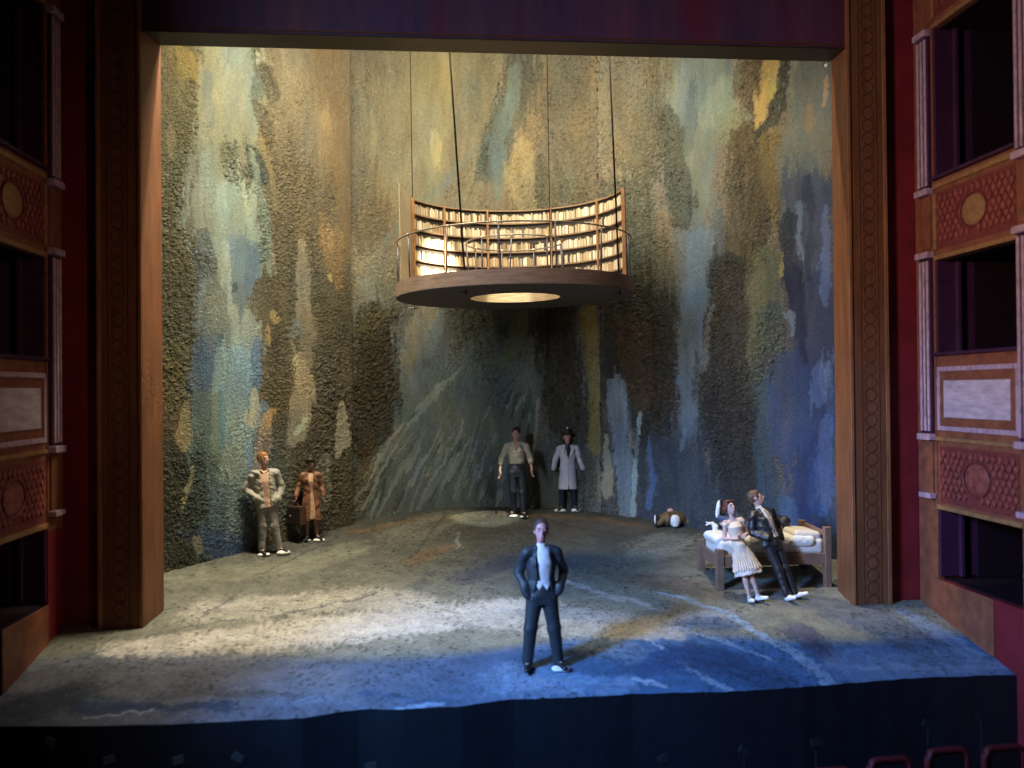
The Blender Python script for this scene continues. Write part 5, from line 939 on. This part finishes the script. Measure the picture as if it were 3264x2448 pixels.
# front man, hands in pockets
P1=dict(sh=.185,head=-.10,hips=.09,skin=MPINK,hair=(cl('grey_brown_hair',(.07,.045,.035)),'recede'),shoe=MBLKS,
  armL=((-.285,.075,1.17),(-.215,-.045,.985),None,None),armR=((.285,.075,1.17),(.215,-.045,.985),None,None),
  legs=(((-.145,-.01,.50),(-.180,.02,.09),(-.25,-.97)),((.145,-.01,.50),(.200,.02,.09),(.30,-.95))),putty=((.215,-.05,.105,.030),),
  trousers=suit,trw=1.09,clothes=[
   dict(name='shirt',mat=shirt,loft=[(1.0,0,-.004,.150,.112),(1.1,0,-.004,.140,.106),(1.3,0,-.006,.150,.118),(1.42,0,-.002,.12,.088),(1.50,0,.0,.064,.062),(1.535,0,.004,.060,.060)],fold=.003,
      extra=[('e',(-.045,-.098,1.005),(.042,.022,.045),.01),('e',(.045,-.098,1.005),(.042,.022,.045),.01)],hem=lambda X,Y:1.055-.075*np.clip(1-np.abs(np.abs(X)-.045)/.05,0,1)),
   dict(name='jacket',mat=suit,loft=[(.86,0,.0,.205,.145),(.95,0,0,.19,.135),(1.1,0,0,.163,.124),(1.3,0,0,.180,.128),(1.42,0,0,.165,.100),(1.50,0,.012,.085,.07)],sleeve=(.067,.058,.052),fold=.007,fs=11,
      extra=[('c',(-.215,-.03,1.02),(-.19,-.05,.93),.058,.05,.03),('c',(.215,-.03,1.02),(.19,-.05,.93),.058,.05,.03),
             ('c',(-.078,-.045,1.49),(-.092,-.118,1.30),.016,.020,.008),('c',(.078,-.045,1.49),(.092,-.118,1.30),.016,.020,.008),('c',(-.092,-.118,1.30),(-.072,-.125,1.12),.020,.010,.008),('c',(.092,-.118,1.30),(.072,-.125,1.12),.020,.010,.008)],
      open=[(.80,-.14,.14),(.93,-.115,.115),(1.02,-.095,.095),(1.12,-.068,.068),(1.30,-.082,.082),(1.45,-.072,.072),(1.56,-.065,.065)],yd=-.03)])
person('man in dark suit and white shirt, hands in pockets, alone at the stage front',(.288,-1.609,fz(-1.609)),1.10,P1,0.05)
def lean(d): return Vector((0,0,1)).rotation_difference(Vector(d).normalized())
# grey jacket man on the left
gj=cl('grey_jacket',(.33,.31,.25)); gt=cl('grey_trousers',(.28,.26,.23)); pe=cl('peach_shirt',(.56,.37,.24))
P2=dict(sh=.19,head=.75,hdx=-.01,hips=.085,hair=(cl('ginger_hair',(.28,.115,.03)),'short'),shoe=MBLKS,
  armL=((-.345,.06,1.17),(-.175,-.10,1.03),None,None),armR=((.275,.06,1.16),(.205,-.09,.97),None,None),
  legs=(((-.095,-.01,.50),(-.130,.02,.09),(.30,-.95)),((.11,-.02,.50),(.165,.0,.09),(.75,-.66))),putty=((-.10,-.06,.10,.028),(.235,-.06,.11,.045)),
  trousers=gt,clothes=[
   dict(name='shirt',mat=pe,loft=[(.84,0,-.004,.160,.122),(1.0,0,-.004,.150,.112),(1.3,0,-.006,.155,.118),(1.42,0,-.002,.12,.088),(1.49,0,.0,.070,.062)],fold=.004,
     extra=[('c',(-.06,-.05,1.50),(-.02,-.085,1.45),.014,.010,.006),('c',(.06,-.05,1.50),(.02,-.085,1.45),.014,.010,.006)]),
   dict(name='jacket',mat=gj,loft=[(.84,0,.0,.215,.145),(.95,0,0,.20,.138),(1.1,0,0,.175,.124),(1.3,0,0,.185,.128),(1.42,0,0,.17,.100),(1.50,0,.012,.09,.07)],sleeve=(.070,.066,.056),fold=.013,fs=13,seed=2,fv=.9,
     extra=[('c',(-.175,-.10,1.03),(-.12,-.115,.99),.056,.052,.03),('c',(.205,-.09,.97),(.17,-.10,.93),.055,.05,.03),('c',(-.085,-.045,1.49),(-.10,-.105,1.36),.018,.016,.008),('c',(.085,-.045,1.49),(.085,-.115,1.36),.018,.016,.008)],
     open=[(.75,-.02,.10),(.95,-.025,.085),(1.2,-.045,.075),(1.45,-.075,.075),(1.56,-.07,.07)],yd=-.035)])
person('ginger haired man in pale grey jacket and grey trousers by the left backdrop',(-4.09,2.78,fz(2.78)),1.01,P2,rot=lean((-.055,0,1))@Quaternion((0,0,1),.12))
# woman in brown coat
bc=cl('brown_coat',(.21,.092,.045),.5); dr=cl('tan_dress',(.52,.33,.19)); hatm=cl('black_hat',(.028,.022,.016),.45)
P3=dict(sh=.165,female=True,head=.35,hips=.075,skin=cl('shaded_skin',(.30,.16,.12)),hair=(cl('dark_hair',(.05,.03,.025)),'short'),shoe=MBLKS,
  armL=((-.26,.03,1.17),(-.315,-.08,.975),(0,-.1,-1),(.3,-1,0),1.1),armR=((.235,.04,1.18),(.275,-.04,.97),(.1,-.1,-1),(-.3,-1,0),.5),
  legs=(((-.08,-.01,.50),(-.085,.02,.09),(-.1,-1)),((.10,-.01,.50),(.13,.0,.09),(.55,-.83))),putty=((-.08,-.02,.075,.016),(.17,-.06,.12,.036)),
  clothes=[dict(name='dress',mat=dr,loft=[(.47,0,-.004,.20,.150),(.8,0,-.004,.17,.13),(1.08,0,0,.128,.098),(1.3,0,-.006,.140,.118),(1.42,0,0,.11,.082),(1.49,0,.0,.055,.05)],fold=.004,pleat=(14,.008,1.1,.4),hem=lambda X,Y:.475+0*X,hollow=.03,hz=.60),
   dict(name='coat',mat=bc,loft=[(.44,0,.0,.235,.165),(.7,0,0,.205,.15),(1.06,0,0,.152,.118),(1.3,0,0,.168,.128),(1.42,0,0,.15,.100),(1.50,0,.012,.075,.062)],sleeve=(.064,.057,.050),fold=.008,fs=9,seed=4,hem=lambda X,Y:.44+0*X,hollow=.03,hz=.6,
     extra=[('c',(-.07,-.045,1.49),(-.085,-.115,1.34),.018,.022,.008),('c',(.07,-.045,1.49),(.075,-.115,1.34),.018,.022,.008),('c',(-.16,-.13,.90),(-.10,-.15,.90),.012,.012,.004)],
     open=[(.40,-.01,.115),(.8,-.005,.085),(1.1,.0,.05),(1.3,-.03,.05),(1.45,-.06,.06),(1.56,-.06,.06)],yd=-.04),
   dict(name='hat',mat=hatm,loft=[(1.745,.0,.0,.128,.128),(1.765,.0,.0,.130,.130),(1.77,.0,.0,.088,.09),(1.84,0,.01,.070,.075)],fold=.004,h=.007)])
w=person('woman in brown coat and small dark hat holding a case',(-3.45,3.42,fz(3.42)),.855,P3,.10)
MCASE=cl('black_case',(.022,.018,.015),.4,.5); MCASB=cl('brown_case_side',(.085,.042,.024),.5)
cs=thing('suitcase','black and brown hard suitcase held by the woman in the brown coat','suitcase',(-3.70,3.30,1.345),rot=Quaternion((0,0,1),math.radians(-35)))
MB().box((-.165,-.085,-.36),(.165,.085,-.03)).build('case_body',MCASE,cs,.02)
MB().box((.1655,-.080,-.352),(.172,.080,-.038)).build('case_end',MCASB,cs,.004); MB().box((-.160,-.08,-.0295),(.160,.08,-.024)).build('case_lid',MCASB,cs,.003)
MB().tube([(-.07,0,-.025),(-.06,0,.015),(.06,0,.015),(.07,0,-.025)],.010,6).build('handle',MCASB,cs)
MB().ball((-.07,-.088,-.20),.010).build('lock_stud',MBRASS,cs)
# man in pale shirt
sh=cl('olive_shirt',(.50,.46,.33)); bt=cl('black_trousers',(.018,.020,.028),.4,.5)
P4=dict(sh=.19,head=-.30,hdx=-.0,hips=.085,hair=(cl('black_hair',(.02,.016,.014),.35,.5),'short'),shoe=MBLKS,
  armL=((-.300,.02,1.17),(-.345,-.05,.935),(0,-.12,-1),(.4,-1,0),.3),armR=((.275,.02,1.17),(.305,-.06,.955),(.0,-.2,-1),(-.4,-1,0),.4),
  legs=(((-.075,-.02,.50),(-.065,.05,.09),(-.75,-.66)),((.11,-.03,.50),(.13,-.06,.09),(.12,-1))),putty=((-.11,.0,.11,.032),(.13,-.11,.08,.020)),
  trousers=bt,trw=.98,clothes=[
   dict(name='shirt',mat=sh,loft=[(1.05,0,0,.140,.104),(1.10,0,0,.157,.118),(1.2,0,0,.168,.122),(1.32,0,-.004,.180,.130),(1.42,0,0,.155,.098),(1.49,0,.01,.085,.066)],sleeve=(.066,.062,.054,.30),cuff=.060,fold=.009,fs=13,seed=5,fv=.7,
     extra=[('c',(-.07,-.04,1.515),(-.06,-.095,1.44),.013,.012,.006),('c',(.07,-.04,1.515),(.06,-.095,1.44),.013,.012,.006),('c',(-.13,-.118,1.345),(-.05,-.132,1.335),.008,.008,.003),('c',(.05,-.132,1.335),(.13,-.118,1.345),.008,.008,.003)],
     open=[(1.33,-.004,.004),(1.40,-.028,.028),(1.48,-.05,.05),(1.56,-.055,.055)],yd=-.055),
   dict(name='belt',mat=MBLKS,loft=[(1.055,0,0,.152,.112),(1.085,0,0,.152,.112)],fold=0),
   dict(name='chest',mat=MSKIN,loft=[(1.25,0,0,.10,.075),(1.42,0,-.0,.095,.083),(1.50,0,.0,.056,.056)],fold=0)])
person('dark haired man in olive shirt with rolled sleeves and black trousers',(.526,4.50,fz(4.50)),1.0,P4,-.03)
# man in white coat
wc=cl('white_coat',(.60,.58,.62),.6,.3,.1)
P5=dict(sh=.20,head=.05,hips=.09,skin=MPINK,shoe=MBLKS,
  armL=((-.285,.02,1.17),(-.335,-.03,.99),None,None),armR=((.285,.02,1.17),(.345,-.03,.98),None,None),
  legs=(((-.13,-.01,.50),(-.145,.02,.09),(-.55,-.83)),((.13,-.01,.50),(.15,.0,.09),(.3,-.95))),putty=((-.19,-.03,.125,.034),(.17,-.07,.10,.040)),
  trousers=bt,clothes=[
   dict(name='sweater',mat=bt,loft=[(1.2,0,-.004,.14,.110),(1.3,0,-.006,.150,.118),(1.42,0,-.002,.12,.090),(1.50,0,.0,.062,.062),(1.54,0,.004,.060,.062)],fold=.003),
   dict(name='long_coat',mat=wc,loft=[(.49,0,.0,.225,.16),(.8,0,0,.20,.15),(1.08,0,0,.170,.125),(1.3,0,0,.190,.132),(1.42,0,0,.17,.102),(1.50,0,.012,.09,.07)],sleeve=(.070,.062,.060,1.0),fold=.006,fs=8,seed=1,
     extra=[('c',(-.08,-.04,1.50),(-.115,-.11,1.38),.018,.022,.008),('c',(-.115,-.11,1.38),(-.015,-.142,1.22),.022,.008,.008),('c',(.08,-.04,1.50),(.115,-.11,1.38),.018,.022,.008),('c',(.115,-.11,1.38),(.015,-.142,1.22),.022,.008,.008),('c',(-.16,-.12,.99),(-.21,-.07,.98),.012,.012,.004),('c',(.16,-.12,.99),(.21,-.07,.98),.012,.012,.004)],
     open=[(.40,-.035,.035),(.55,-.012,.012),(.60,-.003,.003),(1.15,-.003,.003),(1.24,-.012,.012),(1.42,-.062,.062),(1.56,-.058,.058)],yd=-.045,hem=lambda X,Y:.50+0*X,hollow=.04,hz=.6),
   dict(name='hat',mat=hatm,loft=[(1.745,.0,.0,.150,.150),(1.762,.0,.0,.152,.152),(1.768,.0,.0,.092,.098),(1.87,0,.01,.060,.075)],fold=.003,h=.007),
   dict(name='hat_tip',mat=MPUTTY,loft=[(1.87,0,0,.022,.022),(1.90,.0,0,.020,.020)],fold=.002,h=.006)])
person('man in long white coat and black hat standing against the backdrop',(1.62,4.80,fz(4.80)),.90,P5,0)
# couple leaning on the bed
cd_=cl('cream_dress',(.70,.56,.42),.6,.3,.08)
P7=dict(sh=.155,female=True,head=.25,hips=.07,skin=cl('fair_skin',(.60,.38,.32)),hair=(cl('auburn_hair',(.12,.035,.025),.45),'curly'),shoe=MPUTTY,
  armL=((-.235,.02,1.16),(-.07,-.14,1.12),(1,-.15,.1),(0,0,1),.5),armR=((.20,.02,1.17),(.05,-.15,1.13),(-1,-.1,.15),(0,0,1),.5),
  legs=(((-.055,-.01,.50),(-.055,.01,.09),(-.15,-1)),((.075,-.01,.50),(.105,.0,.09),(.5,-.86))),putty=(),
  clothes=[dict(name='slip',mat=cl('slip_white',(.66,.58,.52)),loft=[(.475,.035,0,.265,.175),(.7,.015,0,.20,.15)],fold=.006,hollow=.03,hz=.62,hem=lambda X,Y:.475+.012*np.sin(X*60)),
   dict(name='dress',mat=cd_,loft=[(.54,.035,-.004,.285,.19),(.8,.015,-.004,.205,.15),(1.0,0,-.004,.130,.11),(1.06,0,0,.112,.092),(1.2,0,0,.130,.108),(1.32,0,-.012,.140,.122),(1.40,0,0,.12,.085),(1.44,0,.0,.08,.06)],fold=.003,pleat=(13,.026,1.02,.5),hem=lambda X,Y:.555+.018*np.sin(np.arctan2(Y,X)*9),hollow=.02,hz=.66,
     extra=[('c',(-.09,.005,1.42),(-.165,.0,1.40),.062,.058,.02),('c',(.09,.005,1.42),(.165,.0,1.40),.062,.058,.02)]),
   dict(name='waistband',mat=cd_,loft=[(1.035,0,0,.118,.098),(1.065,0,0,.118,.098)],fold=0)])
person('woman with auburn hair in pleated cream dress leaning on the bed',(3.885,.215,fz(.215)),.905,P7,rot=lean((-.27,.36,1.5))@Quaternion((0,0,1),.12))
bs=cl('black_suit',(.022,.022,.022),.38,.5)
P8=dict(sh=.185,head=.95,hips=.085,hair=(cl('brown_hair',(.10,.055,.03),.45),'short'),shoe=MPUTTY,
  armL=((-.25,.07,1.17),(-.14,-.13,1.02),None,None),armR=((.26,.06,1.18),(.23,.02,.96),None,None),
  legs=(((-.06,-.01,.50),(-.065,.0,.09),(-.05,-1)),((.075,.0,.50),(.10,.01,.09),(.85,-.5))),putty=(),
  trousers=bs,trw=.92,clothes=[
   dict(name='shirt',mat=cl('cream_shirt',(.68,.60,.52)),loft=[(1.0,0,-.004,.150,.112),(1.1,0,-.004,.140,.106),(1.3,0,-.006,.150,.118),(1.42,0,-.002,.12,.088),(1.50,0,.0,.064,.062),(1.55,.0,.004,.058,.060)],fold=.003),
   dict(name='tie',mat=cl('grey_tie',(.30,.24,.22)),loft=[(1.10,.03,-.118,.030,.012),(1.25,.03,-.128,.026,.012),(1.40,.022,-.100,.018,.012),(1.47,.02,-.075,.020,.014)],fold=.001,h=.006),
   dict(name='jacket',mat=bs,loft=[(.88,-.02,.01,.195,.145),(.95,-.02,0,.185,.135),(1.1,0,0,.163,.124),(1.3,0,0,.178,.128),(1.42,0,0,.165,.100),(1.50,0,.012,.085,.07)],sleeve=(.067,.062,.052),fold=.012,fs=12,seed=3,fv=1.,
     extra=[('c',(-.06,-.05,1.50),(-.05,-.12,1.34),.018,.022,.008),('c',(-.05,-.12,1.34),(.0,-.135,1.10),.022,.012,.008),('c',(.085,-.04,1.50),(.12,-.09,1.34),.018,.022,.008)],
     open=[(.80,.0,.14),(1.05,.0,.115),(1.3,-.035,.10),(1.45,-.045,.085),(1.56,-.045,.075)],yd=-.03)])
person('man in black suit and tie leaning on the bed beside the woman',(4.53,.25,fz(.25)),1.005,P8,rot=lean((-.44,.50,1.69))@Quaternion((0,0,1),.30))
# man lying on the bed behind them
T=thing('person','person in dark clothes and black hat lying on the bed behind the couple','person',(4.25,1.38,1.0),'miniature figures on the stage')
sdf_mesh('body',[('e',(.50,.0,.06),(.10,.085,.09),.02),('c',(.42,0,.04),(.30,0,.03),.05,.08,.03),('c',(.30,0,.02),(-.10,.02,.03),.085,.09,.03),('c',(-.10,.02,.04),(-.33,.06,.14),.06,.045,.03),('c',(-.33,.06,.14),(-.47,.1,.10),.04,.03,.02),('c',(.25,-.06,.05),(.36,-.14,.02),.04,.03,.02)]+hand_prims((.36,-.14,.02),(1,-.1,.35),(0,0,1),.5),.008,MSKIN,T)
navy=cl('navy_clothes',(.03,.06,.13)); 
sdf_mesh('suit',[('c',(.36,0,.03),(.20,0,.03),.09,.11,.03),('c',(.20,0,.03),(-.10,.02,.04),.11,.10,.03),('c',(-.10,-.03,.04),(-.36,0,.16),.085,.06,.03),('c',(-.36,0,.16),(-.50,.06,.20),.06,.05,.03),('c',(-.10,.08,.04),(-.45,.13,.06),.08,.05,.03),('c',(.25,-.05,.05),(.37,-.13,.03),.052,.042,.02)],.010,navy,T,lambda f,X,Y,Z:(f+.006*n3(X,Y,Z,16,2)).astype(np.float32))
Ms=Matrix.Rotation(.12,4,'Y')
o=sdf_mesh('shoe',[('c',(0,0,-.10),(0,0,.10),.040,.045,.02),('c',(0,0,.05),(0,0,.16),.045,.034,.02),('c',(.03,0,-.08),(.07,.0,-.05),.04,.04,.02)],.008,MBLKS,T); o.location=(-.50,.10,.33); o.rotation_euler=(0,.12,0)
o=sdf_mesh('sole_putty',[('e',(-.030,-.02,.03),(.036,.040,.15),.01),('e',(-.035,-.02,-.06),(.03,.03,.07),.02)],.009,MPUTTY,T,lambda f,X,Y,Z:(f+.004*n3(X,Y,Z,30,2)).astype(np.float32)); o.location=(-.50,.10,.33); o.rotation_euler=(0,.12,0)
sdf_mesh('putty_twist',[('c',(-.60,.02,-.07),(-.60,.02,.06),.045,.050,.02),('c',(-.60,.02,.06),(-.64,.02,.12),.046,.028,.02),('c',(-.64,.02,.12),(-.71,.01,.125),.026,.022,.01),('c',(-.71,.01,.125),(-.76,.0,.10),.020,.016,.01),('c',(-.72,.01,.125),(-.77,.0,.15),.016,.010,.01)],.009,MPUTTY,T)
Mh=Matrix.Rotation(math.radians(70),4,'Y')
o=MB().ball((0,0,0),.105,(1,1,1.15),12).cyl((0,0,-.02),(0,0,-.008),.155,.150,24).build('hat',hatm,T,smooth=True); o.location=(.60,.0,.12); o.rotation_euler=(math.radians(35),math.radians(50),0)
# crumpled figure on the floor
T=thing('person','person lying crumpled by the backdrop in olive brown coat and white shirt','person',(3.55,3.74,fz(3.74)),'miniature figures on the stage')
sdf_mesh('body',[('e',(-.02,.10,.27),(.075,.085,.07),.02),('c',(0,.08,.22),(0,.0,.12),.05,.12,.03),('c',(-.10,.05,.12),(-.28,.0,.08),.05,.035,.02),('c',(.08,.05,.12),(.24,.05,.08),.05,.04,.02)],.008,MPINK,T)
oc=cl('olive_brown_coat',(.14,.085,.03),.55)
sdf_mesh('coat',[('e',(0,.05,.14),(.27,.20,.155),.04),('c',(-.12,.02,.15),(-.29,-.06,.07),.085,.06,.04),('c',(.12,.02,.15),(.29,-.02,.07),.09,.07,.04)],.010,oc,T,lambda f,X,Y,Z:np.maximum(np.maximum(f+.010*n3(X,Y,Z,11,2)+.004*np.sin(X*60),.004-Z),-np.maximum.reduce([np.abs(X)-.085-.03*np.clip(.2-Z,0,1)*3,Y+.02,-Z+.0])).astype(np.float32))
sdf_mesh('shirt',[('e',(.02,-.10,.115),(.105,.08,.125),.03),('e',(.02,-.13,.04),(.06,.05,.05),.02)],.009,MPUTTY,T,lambda f,X,Y,Z:np.maximum(f+.006*n3(X,Y,Z,18,2),.004-Z).astype(np.float32))
sdf_mesh('trousers',[('c',(.15,.12,.10),(-.10,.24,.08),.10,.08,.03),('c',(-.10,.24,.08),(-.30,.08,.10),.07,.05,.03)],.010,bt,T)
sdf_mesh('shoe',[('c',(-.345,-.06,.03),(-.36,-.05,.22),.042,.036,.02)],.009,MBLKS,T)
sdf_mesh('sole_putty',[('e',(-.38,-.085,.15),(.022,.022,.09),.01)],.008,MPUTTY,T)
# ------------------------------------------------------------------ seats, and stands guessed from faint grey specks, in the dark in front of the stage
MSR=mat('seat_red',(.07,.005,.008),.6,.3,noise=.2,nscale=8); MSB=mat('seat_dark',(.004,.0035,.005),.7,.3)
def seat(x,y,z,rotz,label):
    t=thing('theatre_seat',label,'seat',(x,y,z),'red edged seats in front of the stage',Quaternion((0,0,1),rotz))
    w,h=.26,.62
    pts=[(-w,0,-h),(-w,0,-.10)]+[(-w+.10-.10*math.cos(k*math.pi/10),0,-.10+.10*math.sin(k*math.pi/10)) for k in range(1,6)]+[(w-.10+.10*math.sin(k*math.pi/10),0,-.10+.10*math.cos(k*math.pi/10)) for k in range(0,6)]+[(w,0,-h)]
    MB().tube(pts,.042,8).build('red_edge',MSR,t,smooth=True)
    MB().box((-w+.03,-.02,-h),(w-.03,.03,-.03)).build('backrest',MSB,t,.02)
    MB().box((-w,.03,-.70),(w,.48,-.58)).build('seat',MSR,t,.03)
    for s in (-1,1): MB().box((s*w-.03,-.02,-3.21-z),(s*w+.03,.40,-.70)).build('leg',MSB,t,.01)
for i,(x,z,l) in enumerate(((3.62,-1.21,'red edged seat farthest left of the seats, only its top in view'),(4.36,-1.11,'red edged seat, second from the left in front of the stage'),(5.10,-1.03,'red edged seat, second from the right in front of the stage'),(5.83,-1.03,'red edged seat farthest right, under the corner of the stage'))):
    seat(x,-3.05,z,.06,l)
MST=mat('guessed_stand_grey',(.0025,.004,.006),.6,.3)
for i,(x,z) in enumerate(((3.51,-.93),(4.95,-.77),(5.65,-.69),(5.30,-1.12),(-5.52,-.53),(-4.87,-.76),(-4.10,-.80),(-3.43,-.80),(-1.9,-.98),(1.6,-1.04),(2.6,-.99))):
    t=thing('guessed_stand','guessed stand for a dim grey speck before the stage, '+['below the right part of the stage edge','between two red edged seats on the right','highest one near the right corner','close behind the right hand seats','farthest left of all','second from the left','third from the left','fourth from the left','left of the middle','just right of the middle','halfway between the middle and the red seats'][i],'stand',(x,-2.9,z),'guessed stands for grey specks in the pit')
    MB().box((-.07,-.01,-.05),(.07,.01,.05),Matrix.Rotation(-.35,4,'X')@Matrix.Rotation(.5*math.sin(i*2),4,'Y')).build('guessed_stand_top',MST,t,.01)
    MB().cyl((0,.01,-3.21-z),(0,.01,-.03),.012,n=6).build('pole',MSB,t)
